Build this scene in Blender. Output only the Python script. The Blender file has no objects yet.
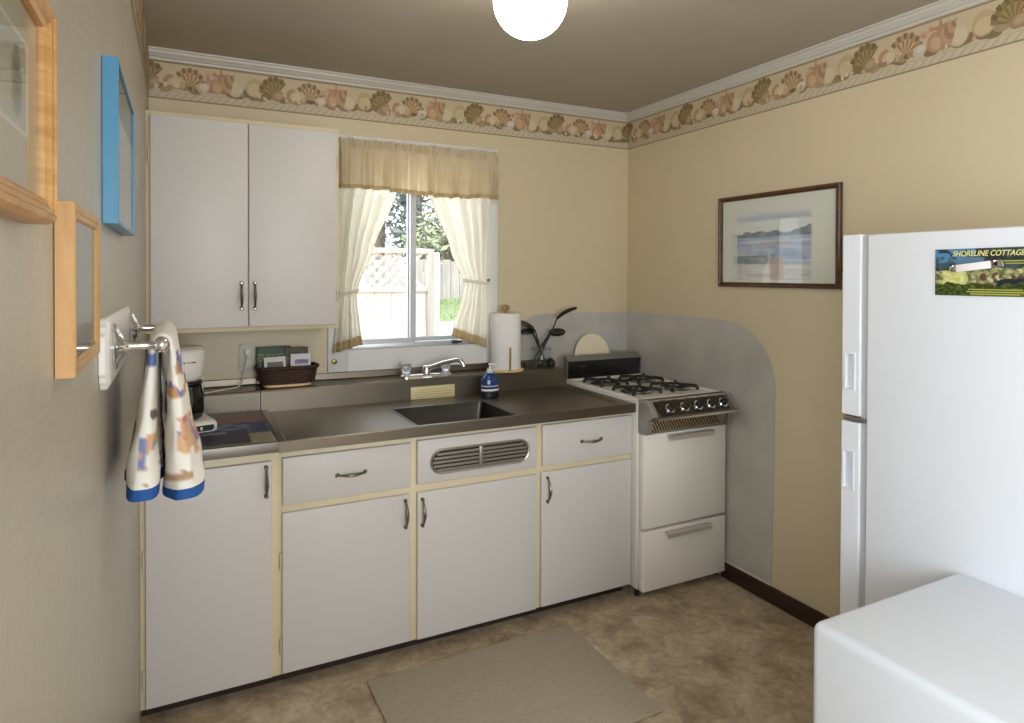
import bpy, bmesh, math, random
from mathutils import Vector, Matrix, noise
random.seed(7)
SC = bpy.context.scene
COL = SC.collection
PI = math.pi
W, ZC, TL = 2.566, 2.49, 0.0          # right wall, ceiling, the left wall stands at x = 0
DT = PI / 180

# ------------------------------------------------------------------ colour / materials
def lin(c):
    c = c / 255.0
    return c / 12.92 if c <= 0.04045 else ((c + 0.055) / 1.055) ** 2.4
def rgb(*c): return (lin(c[0]), lin(c[1]), lin(c[2]), 1.0)

MATS = {}
def mat(name, color, rough=0.5, metal=0.0, bump=0.0, bscale=40.0, var=0.0, vscale=6.0, stretch=None,
        spec=0.5, attr=False, emit=0.0, coat=0.0, trans=0.0, rvar=0.0):
    if name in MATS: return MATS[name]
    m = bpy.data.materials.new(name); m.use_nodes = True
    nt = m.node_tree; N = nt.nodes; L = nt.links
    b = N['Principled BSDF']
    col = rgb(*color)
    b.inputs['Base Color'].default_value = col
    b.inputs['Roughness'].default_value = rough
    b.inputs['Metallic'].default_value = metal
    b.inputs['Specular IOR Level'].default_value = spec
    b.inputs['Coat Weight'].default_value = coat
    b.inputs['Transmission Weight'].default_value = trans
    tc = N.new('ShaderNodeTexCoord'); mp = N.new('ShaderNodeMapping')
    L.new(tc.outputs['Object'], mp.inputs['Vector'])
    if stretch: mp.inputs['Scale'].default_value = stretch
    if attr:
        a = N.new('ShaderNodeAttribute'); a.attribute_name = 'Col'
        L.new(a.outputs['Color'], b.inputs['Base Color'])
    elif var > 0:
        n = N.new('ShaderNodeTexNoise'); n.inputs['Scale'].default_value = vscale; n.inputs['Detail'].default_value = 5
        L.new(mp.outputs['Vector'], n.inputs['Vector'])
        r = N.new('ShaderNodeValToRGB')
        r.color_ramp.elements[0].position = 0.3; r.color_ramp.elements[1].position = 0.7
        r.color_ramp.elements[0].color = [c * (1 - var) for c in col[:3]] + [1]
        r.color_ramp.elements[1].color = [min(1, c * (1 + var)) for c in col[:3]] + [1]
        L.new(n.outputs['Fac'], r.inputs['Fac']); L.new(r.outputs['Color'], b.inputs['Base Color'])
    if bump > 0:
        n2 = N.new('ShaderNodeTexNoise'); n2.inputs['Scale'].default_value = bscale; n2.inputs['Detail'].default_value = 3
        L.new(mp.outputs['Vector'], n2.inputs['Vector'])
        bp = N.new('ShaderNodeBump'); bp.inputs['Strength'].default_value = bump; bp.inputs['Distance'].default_value = 0.003
        L.new(n2.outputs['Fac'], bp.inputs['Height']); L.new(bp.outputs['Normal'], b.inputs['Normal'])
    if rvar > 0:
        n3 = N.new('ShaderNodeTexNoise'); n3.inputs['Scale'].default_value = 5; n3.inputs['Detail'].default_value = 4
        L.new(mp.outputs['Vector'], n3.inputs['Vector'])
        mr = N.new('ShaderNodeMapRange'); mr.inputs['To Min'].default_value = rough - rvar; mr.inputs['To Max'].default_value = rough + rvar
        L.new(n3.outputs['Fac'], mr.inputs['Value']); L.new(mr.outputs['Result'], b.inputs['Roughness'])
    if emit > 0:
        b.inputs['Emission Color'].default_value = col; b.inputs['Emission Strength'].default_value = emit
    MATS[name] = m
    return m

def glass_mat(name, tint=(250, 252, 252), refl=0.025, rough=0.02):
    """thin sheet glass: clear with a fresnel-weighted mirror reflection"""
    if name in MATS: return MATS[name]
    m = bpy.data.materials.new(name); m.use_nodes = True
    nt = m.node_tree; N = nt.nodes; L = nt.links
    N.remove(N['Principled BSDF'])
    t = N.new('ShaderNodeBsdfTransparent'); t.inputs['Color'].default_value = rgb(*tint)
    g = N.new('ShaderNodeBsdfGlossy'); g.inputs['Roughness'].default_value = rough
    lw = N.new('ShaderNodeLayerWeight'); pw = N.new('ShaderNodeMath'); pw.operation = 'POWER'; pw.inputs[1].default_value = 4.0
    L.new(lw.outputs['Facing'], pw.inputs[0])
    ml = N.new('ShaderNodeMath'); ml.operation = 'MULTIPLY_ADD'; ml.inputs[1].default_value = 0.5; ml.inputs[2].default_value = refl
    L.new(pw.outputs[0], ml.inputs[0])
    mx = N.new('ShaderNodeMixShader')
    L.new(ml.outputs[0], mx.inputs['Fac'])
    L.new(t.outputs[0], mx.inputs[1]); L.new(g.outputs[0], mx.inputs[2])
    L.new(mx.outputs[0], N['Material Output'].inputs['Surface'])
    MATS[name] = m
    return m

def cloth_mat(name, color, transl=0.5):
    if name in MATS: return MATS[name]
    m = bpy.data.materials.new(name); m.use_nodes = True
    nt = m.node_tree; N = nt.nodes; L = nt.links
    N.remove(N['Principled BSDF'])
    d = N.new('ShaderNodeBsdfDiffuse'); t = N.new('ShaderNodeBsdfTranslucent')
    d.inputs['Color'].default_value = rgb(*color); t.inputs['Color'].default_value = rgb(*color)
    mx = N.new('ShaderNodeMixShader'); mx.inputs['Fac'].default_value = transl
    L.new(d.outputs[0], mx.inputs[1]); L.new(t.outputs[0], mx.inputs[2])
    L.new(mx.outputs[0], N['Material Output'].inputs['Surface'])
    tc = N.new('ShaderNodeTexCoord'); n = N.new('ShaderNodeTexNoise'); n.inputs['Scale'].default_value = 400
    L.new(tc.outputs['Object'], n.inputs['Vector'])
    bp = N.new('ShaderNodeBump'); bp.inputs['Strength'].default_value = 0.2; bp.inputs['Distance'].default_value = 0.001
    L.new(n.outputs['Fac'], bp.inputs['Height']); L.new(bp.outputs['Normal'], d.inputs['Normal'])
    MATS[name] = m
    return m

def wood_mat(name, c1, c2, rough=0.4, sc=(60, 60, 4)):
    if name in MATS: return MATS[name]
    m = mat(name, c1, rough)
    nt = m.node_tree; N = nt.nodes; L = nt.links; b = N['Principled BSDF']
    tc = N.new('ShaderNodeTexCoord'); mp = N.new('ShaderNodeMapping'); mp.inputs['Scale'].default_value = sc
    n = N.new('ShaderNodeTexNoise'); n.inputs['Scale'].default_value = 1.6; n.inputs['Detail'].default_value = 6; n.inputs['Distortion'].default_value = 0.6
    r = N.new('ShaderNodeValToRGB'); r.color_ramp.elements[0].color = rgb(*c1); r.color_ramp.elements[1].color = rgb(*c2)
    r.color_ramp.elements[0].position = 0.35; r.color_ramp.elements[1].position = 0.65
    L.new(tc.outputs['Object'], mp.inputs['Vector']); L.new(mp.outputs[0], n.inputs['Vector'])
    L.new(n.outputs['Fac'], r.inputs['Fac']); L.new(r.outputs['Color'], b.inputs['Base Color'])
    return m

# ------------------------------------------------------------------ mesh builder
ORG = {}
class MB:
    def __init__(s): s.bm = bmesh.new(); s.ci = s.bm.loops.layers.float_color.new('Col'); s.col = None
    def _f(s, vs, mi=0):
        try: f = s.bm.faces.new(vs)
        except ValueError: return None
        f.material_index = mi; f.smooth = True
        if s.col is not None:
            for l in f.loops: l[s.ci] = s.col
        return f
    def poly(s, pts, mi=0): return s._f([s.bm.verts.new(p) for p in pts], mi)
    def box(s, x0, x1, y0, y1, z0, z1, mi=0, bev=0.0, seg=2):
        v = [s.bm.verts.new((x, y, z)) for z in (z0, z1) for y in (y0, y1) for x in (x0, x1)]
        fs = [s._f([v[i] for i in q], mi) for q in ((0, 2, 3, 1), (4, 5, 7, 6), (0, 1, 5, 4), (2, 6, 7, 3), (0, 4, 6, 2), (1, 3, 7, 5))]
        if bev > 0:
            es = list({e for f in fs for e in f.edges})
            r = bmesh.ops.bevel(s.bm, geom=es, offset=bev, segments=seg, profile=0.5, affect='EDGES')
            for f in r['faces']: f.material_index = mi; f.smooth = True
        return s
    def rings(s, rings, mi=0, cap0=True, cap1=True, closed=True):
        R = [[s.bm.verts.new(p) for p in r] for r in rings]
        n = len(R[0])
        for a, b in zip(R[:-1], R[1:]):
            for i in range(n if closed else n - 1):
                j = (i + 1) % n
                s._f([a[i], a[j], b[j], b[i]], mi)
        if cap0 and closed: s._f(list(reversed(R[0])), mi)
        if cap1 and closed: s._f(R[-1], mi)
        return R
    def lathe(s, prof, c, axis=(0, 0, 1), seg=24, mi=0, sx=1.0, sy=1.0, cap=True):
        a = Vector(axis).normalized(); u = a.orthogonal().normalized(); w = a.cross(u); c = Vector(c)
        if abs(a.z) > 0.99: u, w = Vector((1, 0, 0)), Vector((0, 1, 0)) * (1 if a.z > 0 else -1)
        rs = [[c + a * h + (u * math.cos(2 * PI * k / seg) * sx + w * math.sin(2 * PI * k / seg) * sy) * max(r, 1e-5) for k in range(seg)] for r, h in prof]
        s.rings(rs, mi, cap, cap); return s
    def cyl(s, p0, p1, r0, r1=None, seg=16, mi=0):
        p0 = Vector(p0); p1 = Vector(p1)
        return s.lathe([(r0, 0), (r0 if r1 is None else r1, (p1 - p0).length)], p0, p1 - p0, seg, mi)
    def tube(s, pts, rad, seg=8, mi=0, flat=1.0):
        pts = [Vector(p) for p in pts]; n = len(pts)
        if not isinstance(rad, (list, tuple)): rad = [rad] * n
        rs = []; up = None
        for i, p in enumerate(pts):
            d = (pts[min(i + 1, n - 1)] - pts[max(i - 1, 0)]).normalized()
            if up is None: up = d.orthogonal().normalized()
            up = (up - d * up.dot(d)).normalized(); w = d.cross(up)
            rs.append([p + (up * math.cos(2 * PI * k / seg) + w * math.sin(2 * PI * k / seg) * flat) * rad[i] for k in range(seg)])
        s.rings(rs, mi); return s
    def sphere(s, c, r, seg=16, mi=0, sz=1.0):
        n = seg // 2
        return s.lathe([(r * math.sin(PI * k / n), -r * sz * math.cos(PI * k / n)) for k in range(n + 1)], c, (0, 0, 1), seg, mi)
    def prism(s, outline, fn, d0, d1, mi=0):
        """outline of (a,b) pairs, fn(a,b,d) -> xyz, extruded between depths d0 and d1"""
        s.rings([[fn(a, b, d0) for a, b in outline], [fn(a, b, d1) for a, b in outline]], mi); return s
    def build(s, name, mats, parent=None, origin=None, bevel=0.0, bseg=2, angle=35, solid=0.0, recalc=True):
        if recalc: bmesh.ops.recalc_face_normals(s.bm, faces=s.bm.faces)
        me = bpy.data.meshes.new(name); 
        o = bpy.data.objects.new(name, me)
        org = ORG[parent.name] if parent else Vector(origin if origin is not None else (0, 0, 0))
        bmesh.ops.translate(s.bm, verts=s.bm.verts, vec=-org)
        s.bm.to_mesh(me); s.bm.free()
        me.set_sharp_from_angle(angle=angle * DT)
        for m in (mats if isinstance(mats, (list, tuple)) else [mats]): me.materials.append(m)
        COL.objects.link(o)
        if parent: o.parent = parent
        else: o.location = org
        ORG[o.name] = org
        if solid:
            md = o.modifiers.new('thickness', 'SOLIDIFY'); md.thickness = solid; md.offset = 0
        if bevel:
            md = o.modifiers.new('bevel', 'BEVEL'); md.width = bevel; md.segments = bseg; md.limit_method = 'ANGLE'; md.angle_limit = 40 * DT
        return o

def tag(o, label=None, cat=None, group=None, kind=None):
    if label: o['label'] = label
    if cat: o['category'] = cat
    if group: o['group'] = group
    if kind: o['kind'] = kind
    return o
def thing(name, label, cat, loc=(0, 0, 0), group=None, rotz=0.0, kind=None):
    o = bpy.data.objects.new(name, None); o.empty_display_size = 0.05; COL.objects.link(o)
    o.location = loc; o.rotation_euler = (0, 0, rotz); ORG[o.name] = Vector(loc)
    return tag(o, label, cat, group, kind)
def local(o): ORG[o.name] = Vector((0, 0, 0)); return o        # parts given in the thing's own coordinates
def share(src, parent, at):
    """another object on the same mesh, placed at 'at' under parent"""
    o = src.copy(); COL.objects.link(o); o.parent = parent; o.location = Vector(at) - ORG[parent.name]
    ORG[o.name] = ORG[parent.name]; return o
def struct(o): o['kind'] = 'structure'; return o
def painted(name, m, P, nx, ny, fn, parent=None, origin=None, solid=0.0):
    """a printed sheet: grid over u,v in 0..1, colour of each vertex from fn(u,v) in sRGB 0..255"""
    vs, cols, fs = [], [], []
    org = ORG[parent.name] if parent else Vector(origin if origin is not None else (0, 0, 0))
    for j in range(ny + 1):
        for i in range(nx + 1):
            u, v = i / nx, j / ny
            vs.append(Vector(P(u, v)) - org); c = fn(u, v); cols.append([lin(max(0, min(255, k))) for k in c] + [1.0])
    for j in range(ny):
        for i in range(nx):
            a = j * (nx + 1) + i; fs.append((a, a + 1, a + nx + 2, a + nx + 1))
    me = bpy.data.meshes.new(name); me.from_pydata([tuple(v) for v in vs], [], fs)
    at = me.color_attributes.new('Col', 'FLOAT_COLOR', 'POINT')
    for k, c in enumerate(cols): at.data[k].color = c
    me.materials.append(m)
    o = bpy.data.objects.new(name, me); COL.objects.link(o)
    if parent: o.parent = parent
    else: o.location = org
    ORG[o.name] = org
    for p in me.polygons: p.use_smooth = True
    if solid:
        md = o.modifiers.new('thickness', 'SOLIDIFY'); md.thickness = solid; md.offset = -1
    return o
def nz(x, y, z=0.0): return noise.noise(Vector((x, y, z)))
def mixc(a, b, t):
    t = max(0.0, min(1.0, t)); return tuple(a[k] + (b[k] - a[k]) * t for k in range(3))
def text_mesh(txt, size, shear=0.0, ext=0.0003):
    cu = bpy.data.curves.new('t', 'FONT'); cu.body = txt; cu.size = size; cu.shear = shear; cu.extrude = ext
    cu.align_x = 'LEFT'; cu.offset = size * 0.012
    o = bpy.data.objects.new('t', cu); COL.objects.link(o)
    bpy.context.view_layer.update()
    dg = bpy.context.evaluated_depsgraph_get()
    me = bpy.data.meshes.new_from_object(o.evaluated_get(dg))
    bpy.data.objects.remove(o); return me

# ------------------------------------------------------------------ palette
PAINT = (214, 199, 166)
m_wall = mat('wall_paint', PAINT, 0.42, bump=0.18, bscale=70, var=0.02, vscale=3)
m_wall_left = mat('wall_paint_textured_shaded', (178, 171, 156), 0.36, bump=0.55, bscale=38, var=0.03, vscale=4)  # same wall paint, darkened and greyed for the weaker, cooler light on this side
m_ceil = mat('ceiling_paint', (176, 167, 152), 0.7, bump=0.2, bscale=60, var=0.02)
m_white = mat('white_gloss_paint', (232, 230, 226), 0.3, bump=0.03, bscale=30)
m_trim = mat('white_trim_paint', (226, 222, 212), 0.4)
m_door = mat('white_cabinet_enamel', (212, 208, 204), 0.4, bump=0.04, bscale=14)
m_cream = mat('cream_cabinet_paint', (226, 211, 176), 0.45, var=0.03)
m_dark = mat('dark_toe_kick', (38, 26, 20), 0.6)
m_base = mat('dark_brown_baseboard', (52, 26, 18), 0.35)
m_steel = mat('brushed_steel', (124, 116, 104), 0.36, 1.0, bump=0.03, bscale=6, stretch=(2, 60, 60), rvar=0.06)
m_steel_d = mat('dull_steel', (126, 122, 116), 0.42, 1.0, var=0.06, vscale=5)
m_chrome = mat('chrome', (225, 225, 228), 0.08, 1.0)
m_pull = mat('antique_nickel', (140, 128, 112), 0.3, 1.0, var=0.2, vscale=60)
m_galv = mat('grey_metal_sheet', (198, 194, 187), 0.42, 0.3, var=0.10, vscale=5)
m_black = mat('black_enamel', (16, 15, 15), 0.25)
m_iron = mat('black_cast_iron', (24, 22, 21), 0.55)
m_plastic_k = mat('black_plastic', (22, 21, 20), 0.4)
m_almond = mat('white_stove_enamel', (236, 232, 223), 0.25)
m_brown_panel = mat('dark_brown_panel', (44, 34, 26), 0.2)
m_bronze = mat('bronze_grille', (176, 156, 122), 0.4, 0.4)
m_fridge = mat('white_fridge_enamel', (228, 231, 237), 0.35, bump=0.05, bscale=220)
m_gasket = mat('grey_gasket', (186, 186, 184), 0.6)
m_oak = wood_mat('oak', (170, 124, 70), (196, 152, 96), 0.35, (10, 10, 60))
m_oak_small = wood_mat('light_oak', (184, 138, 82), (200, 158, 102), 0.4, (40, 40, 4))
m_walnut = wood_mat('walnut', (70, 42, 22), (98, 62, 34), 0.35, (20, 20, 20))
m_beech = wood_mat('beech', (214, 178, 124), (226, 196, 146), 0.45, (30, 30, 6))
m_blue = mat('blue_lacquer', (78, 142, 180), 0.3)
m_paper = mat('paper_white', (240, 236, 232), 0.8, bump=0.1, bscale=120)
m_print = mat('printed_paper', (255, 255, 255), 0.5, attr=True)
m_wallpaper = mat('wallpaper_print', (255, 255, 255), 0.6, attr=True)
m_glossprint = mat('glossy_print', (255, 255, 255), 0.45, attr=True, spec=.2)
m_clothprint = mat('printed_cotton', (255, 255, 255), 0.9, attr=True, bump=0.2, bscale=300)
m_mat = mat('mat_board', (214, 206, 186), 0.8)
m_glass = glass_mat('sheet_glass')
m_brass = mat('brass', (150, 118, 60), 0.35, 1.0)

# ------------------------------------------------------------------ ROOM SHELL
YR = -4.7
def wl(o, y, z):                                   # point standing o in front of the left wall
    return (TL * y + o, y - TL * o, z)
b = MB(); b.box(-0.6, W + 0.12, YR - 0.12, 0.12, -0.1, 0.0)
m_floor = mat('mottled_vinyl', (120, 104, 84), 0.38, bump=0.06, bscale=30)
def floor_nodes(m):
    nt = m.node_tree; N = nt.nodes; L = nt.links; bs = N['Principled BSDF']
    tc = N.new('ShaderNodeTexCoord')
    n1 = N.new('ShaderNodeTexNoise'); n1.inputs['Scale'].default_value = 7; n1.inputs['Detail'].default_value = 8; n1.inputs['Roughness'].default_value = 0.7; n1.inputs['Distortion'].default_value = 0.4
    n2 = N.new('ShaderNodeTexNoise'); n2.inputs['Scale'].default_value = 38; n2.inputs['Detail'].default_value = 4
    for n in (n1, n2): L.new(tc.outputs['Object'], n.inputs['Vector'])
    r = N.new('ShaderNodeValToRGB'); e = r.color_ramp.elements
    e[0].position = 0.34; e[0].color = rgb(145, 127, 104); e[1].position = 0.68; e[1].color = rgb(211, 194, 167)
    k = r.color_ramp.elements.new(0.5); k.color = rgb(178, 159, 133)
    mx = N.new('ShaderNodeMath'); mx.operation = 'MULTIPLY_ADD'; mx.inputs[1].default_value = 0.3
    L.new(n2.outputs['Fac'], mx.inputs[0])
    sb = N.new('ShaderNodeMath'); sb.operation = 'SUBTRACT'; sb.inputs[1].default_value = 0.15
    L.new(n1.outputs['Fac'], sb.inputs[0]); L.new(sb.outputs[0], mx.inputs[2])
    L.new(mx.outputs[0], r.inputs['Fac']); L.new(r.outputs['Color'], bs.inputs['Base Color'])
floor_nodes(m_floor)
struct(b.build('floor', m_floor))
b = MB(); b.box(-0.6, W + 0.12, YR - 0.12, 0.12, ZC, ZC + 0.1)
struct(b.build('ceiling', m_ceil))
HX0, HX1, HZ0, HZ1 = 0.85, 1.60, 1.135, 2.13       # window opening
b = MB()
b.box(-0.3, HX0, 0, 0.12, 0, ZC); b.box(HX1, W + 0.12, 0, 0.12, 0, ZC)
b.box(HX0, HX1, 0, 0.12, 0, HZ0); b.box(HX0, HX1, 0, 0.12, HZ1, ZC)
struct(b.build('wall_back', m_wall))
b = MB(); b.box(W, W + 0.12, YR, 0, 0, ZC); struct(b.build('wall_right', m_wall))
# left wall, with an unseen glazed door added behind the camera to bring in daylight
DY0, DY1, DZ1 = -3.98, -2.98, 2.10
b = MB()
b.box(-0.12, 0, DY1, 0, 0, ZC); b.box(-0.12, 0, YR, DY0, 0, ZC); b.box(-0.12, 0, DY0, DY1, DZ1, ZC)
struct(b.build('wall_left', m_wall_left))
RX0, RX1, RZ0, RZ1 = 0.12, 1.32, 0.80, 2.15            # unseen window added in the rear wall for its daylight
b = MB()
b.box(-0.12, RX0, YR - 0.12, YR, 0, ZC); b.box(RX1, W + 0.12, YR - 0.12, YR, 0, ZC)
b.box(RX0, RX1, YR - 0.12, YR, 0, RZ0); b.box(RX0, RX1, YR - 0.12, YR, RZ1, ZC)
struct(b.build('wall_rear', m_wall))
w2 = thing('added_window_2', None, None, ((RX0 + RX1) / 2, YR, RZ0), kind='structure')  # added window, out of view, as an opening for the rear lamp
b = MB()
for x0, x1, z0, z1 in ((RX0 - .06, RX0, RZ0 - .06, RZ1 + .06), (RX1, RX1 + .06, RZ0 - .06, RZ1 + .06), (RX0, RX1, RZ0 - .06, RZ0), (RX0, RX1, RZ1, RZ1 + .06), (.70, .74, RZ0, RZ1)):
    b.box(x0, x1, YR, YR + 0.02, z0, z1)
b.build('window_frame', m_trim, w2, bevel=0.003)
d1 = thing('added_door_1', None, None, (-.05, (DY0 + DY1) / 2, 0), kind='structure')  # added half-glazed door, out of view, as an opening for the side lamp
b = MB()
for y0, y1, z0, z1 in ((DY0 - .07, DY0, 0, DZ1 + .07), (DY1, DY1 + .07, 0, DZ1 + .07), (DY0, DY1, DZ1, DZ1 + .07)): b.box(0, .015, y0, y1, z0, z1)
b.build('casing', m_trim, d1, bevel=.003)
b = MB()
for y0, y1, z0, z1 in ((DY0, DY0 + .09, 0, DZ1), (DY1 - .09, DY1, 0, DZ1), (DY0 + .09, DY1 - .09, 0, .95), (DY0 + .09, DY1 - .09, DZ1 - .10, DZ1)): b.box(-.07, -.03, y0, y1, z0, z1)
b.build('door_frame', m_trim, d1, bevel=.003)
b = MB(); b.box(-.053, -.049, DY0 + .09, DY1 - .09, .95, DZ1 - .10); b.build('pane', m_glass, d1)

# cornice (crown moulding): stepped profile swept along each wall
m_corn = mat('cornice_paint', (200, 195, 185), 0.45)
prof = [(0.0, 2.445), (0.010, 2.447), (0.012, 2.456), (0.020, 2.458), (0.028, 2.468), (0.034, 2.472), (0.036, 2.482), (0.044, 2.484), (0.046, ZC), (0.0, ZC)]
b = MB(); b.rings([[(x, -d, z) for d, z in prof] for x in (0.0, W)]); struct(b.build('trim_1', m_corn))
b = MB(); b.rings([[(W - d, y, z) for d, z in prof] for y in (YR, 0)]); struct(b.build('trim_2', m_corn))
b = MB(); b.box(W - 0.014, W, YR, -0.80, 0, 0.078, bev=0.003); struct(b.build('baseboard_right', m_base))

# wallpaper border with sea shells above a rope edge
def border(name, P, length, flip=False):
    """P(s,z,layer) -> point; s along the wall"""
    b = MB(); Z0, Z1 = 2.281, 2.445
    cnt = [0]
    def C(c): b.col = tuple(lin(k * .72 + t * .28) for k, t in zip(c, (190, 168, 134))) + (1.0,)
    def shp(pts, c, lay, s0):
        C(c); cnt[0] += 1; lz = lay + .012 * (cnt[0] % 80)
        q = [P(max(0, min(length, s0 + x)), Z0 + (z if z < .04 else .04 + (z - .04) * 1.24), lz) for x, z in pts]
        b.poly(q)
    def fan(s0, cx, cz, r, ang, c1, c2, lay, n=11, spread=2.3):
        for k in range(n):
            a0 = ang - spread / 2 + spread * k / n; a1 = a0 + spread / n
            rr = r * (1.0 + 0.05 * (k % 2))
            for f0, f1, cc in ((0.0, 0.72, c1 if k % 2 else c2), (0.72, 1.0, tuple(v * 0.82 for v in (c2 if k % 2 else c1)))):
                shp([(cx + rr * f * math.cos(a), cz + rr * f * math.sin(a)) for f, a in ((f0, a0), (f1, a0), (f1, a1), (f0 + 1e-4, a1))], cc, lay, s0)
    def ell(s0, cx, cz, rx, rz, rot, c, lay, n=14):
        shp([(cx + rx * math.cos(t) * math.cos(rot) - rz * math.sin(t) * math.sin(rot), cz + rx * math.cos(t) * math.sin(rot) + rz * math.sin(t) * math.cos(rot)) for t in [2 * PI * k / n for k in range(n)]], c, lay, s0)
    def conch(s0, cx, cz, r, rot, c1, c2, lay):
        for k in range(5):
            f = 1 - k * 0.2
            ell(s0, cx + r * 0.42 * k * math.cos(rot), cz + r * 0.42 * k * math.sin(rot), r * f, r * 0.62 * f, rot + 1.2, c1 if k % 2 == 0 else c2, lay + k)
    def star(s0, cx, cz, r, c, lay):
        for k in range(5):
            a = 2 * PI * k / 5 + 0.4
            shp([(cx + r * math.cos(a), cz + r * math.sin(a)), (cx + r * .22 * math.cos(a + 1.5), cz + r * .22 * math.sin(a + 1.5)), (cx + r * .22 * math.cos(a - 1.5), cz + r * .22 * math.sin(a - 1.5))], c, lay, s0)
    C((205, 190, 158))
    n = max(1, int(length / 0.25))
    for k in range(n):
        a, c_ = length * k / n, length * (k + 1) / n
        b.poly([P(a, Z0, 0), P(c_, Z0, 0), P(c_, Z1, 0), P(a, Z1, 0)])
    C((140, 118, 84)); b.poly([P(0, Z1 - 0.006, 1), P(length, Z1 - 0.006, 1), P(length, Z1, 1), P(0, Z1, 1)])
    # rope edge
    C((194, 183, 155)); b.poly([P(0, Z0, 1), P(length, Z0, 1), P(length, Z0 + 0.038, 1), P(0, Z0 + 0.038, 1)])
    C((128, 110, 80)); b.poly([P(0, Z0, 2), P(length, Z0, 2), P(length, Z0 + 0.006, 2), P(0, Z0 + 0.006, 2)])
    k = 0.0
    while k < length - 0.05:
        shp([(0, .008), (.02, .006), (.046, .030), (.026, .034)], (206, 196, 170), 3, k)
        shp([(.020, .006), (.024, .006), (.050, .030), (.046, .030)], (172, 158, 128), 4, k); k += 0.034
    per = 0.515; s0 = -0.13
    rnd = random.Random(3)
    while s0 < length:
        # dark printed ground under the shells
        for j in range(16):
            ell(s0, j * per / 16 + rnd.uniform(0, .02), 0.050 + rnd.uniform(-.004, .012), 0.028, 0.014, rnd.uniform(-.4, .4), rnd.choice(((120, 92, 64), (142, 112, 82), (110, 96, 62), (160, 136, 108))), 3)
        ell(s0, .045, .085, .040, .036, .2, (188, 166, 124), 4); ell(s0, .045, .078, .030, .024, .2, (208, 190, 150), 5)     # whelk body
        fan(s0, .135, .062, .072, 1.9, (150, 126, 74), (112, 92, 50), 5, 11, 2.2)                                            # olive fan
        ell(s0, .150, .064, .030, .020, .3, (146, 120, 92), 7); ell(s0, .152, .066, .020, .012, .3, (176, 152, 120), 8)
        conch(s0, .195, .086, .030, -.55, (214, 186, 150), (172, 136, 100), 8)
        ell(s0, .235, .068, .018, .016, 0, (222, 205, 170), 12); ell(s0, .262, .060, .014, .010, .5, (196, 170, 130), 12)
        fan(s0, .290, .060, .066, 1.25, (206, 172, 128), (146, 108, 72), 8, 12, 2.5)                                         # brown scallop
        ell(s0, .300, .056, .014, .008, 0, (92, 66, 44), 11)
        ell(s0, .345, .062, .026, .018, .2, (206, 196, 184), 10); ell(s0, .348, .066, .016, .010, .2, (226, 216, 206), 11)
        for j in range(9): ell(s0, .350 + .010 * j % .05 + rnd.uniform(0, .03), .092 + rnd.uniform(-.014, .024), .008, .011, rnd.uniform(0, 3), rnd.choice(((204, 160, 140), (186, 138, 118), (216, 182, 160))), 9)   # coral
        star(s0, .420, .108, .040, (170, 126, 92), 10)
        ell(s0, .400, .074, .030, .030, .5, (182, 138, 104), 9); ell(s0, .402, .070, .018, .020, .5, (206, 164, 128), 10)
        conch(s0, .440, .080, .030, .9, (190, 146, 112), (152, 112, 82), 11)
        ell(s0, .478, .076, .036, .034, -.2, (204, 192, 158), 7); ell(s0, .482, .072, .026, .022, -.2, (216, 206, 176), 8)
        for j in range(10): ell(s0, rnd.uniform(0, per), rnd.uniform(.048, .062), rnd.uniform(.006, .012), rnd.uniform(.005, .009), rnd.uniform(0, 3), rnd.choice(((226, 210, 178), (200, 168, 128), (168, 130, 92), (214, 190, 176))), 13)
        s0 += per
    return struct(b.build(name, m_wallpaper, recalc=False))
E_ = 0.00012
border('trim_4', lambda s, z, l: (s, -0.001 - E_ * l, z), W)
border('trim_5', lambda s, z, l: (W - 0.001 - E_ * l, -s, z), -YR)
border('trim_3', lambda s, z, l: wl(0.001 + E_ * l, -s, 2.281 + (z - 2.281) * 1.26), -YR)

# ------------------------------------------------------------------ WINDOW
w1 = thing('window_1', None, None, (1.22, 0, HZ0), kind='structure')
b = MB(); CX0, CX1, CZ1 = 0.762, 1.676, 2.20
b.box(CX0, HX0 + .01, -0.018, 0.0, 1.035, CZ1, bev=.003); b.box(HX1 - .01, CX1, -0.018, 0.0, 1.035, CZ1, bev=.003)
b.box(HX0 + .01, HX1 - .01, -0.018, 0.0, HZ1 - .01, CZ1, bev=.003); b.box(HX0 + .01, HX1 - .01, -0.0175, 0.0, 1.035, HZ0 + .004)
b.build('casing', m_white, w1)
m_alu = mat('window_aluminium', (196, 198, 202), 0.4, 0.6)
b = MB()
b.box(HX0, HX1, 0.012, 0.09, HZ0, HZ0 + .03, bev=.003); b.box(HX0, HX1, 0.012, 0.09, HZ1 - .03, HZ1, bev=.003)
b.box(HX0, HX0 + .03, 0.012, 0.09, HZ0 + .03, HZ1 - .03); b.box(HX1 - .03, HX1, 0.012, 0.09, HZ0 + .03, HZ1 - .03)
b.build('track_frame', m_alu, w1)
for nm, x0, x1, yy in (('sash', HX0 + .03, 1.224, 0.030), ('sash', 1.190, HX1 - .03, 0.062)):
    b = MB(); t = 0.03
    b.box(x0, x0 + t, yy, yy + .022, HZ0 + .03, HZ1 - .03); b.box(x1 - t, x1, yy, yy + .022, HZ0 + .03, HZ1 - .03)
    b.box(x0 + t, x1 - t, yy, yy + .022, HZ0 + .03, HZ0 + .05); b.box(x0 + t, x1 - t, yy, yy + .022, HZ1 - .06, HZ1 - .03)
    sh = b.build(nm, m_alu, w1)
    b = MB(); b.box(x0 + t, x1 - t, yy + .009, yy + .012, HZ0 + .05, HZ1 - .06); b.build('pane', m_glass, sh)
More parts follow.
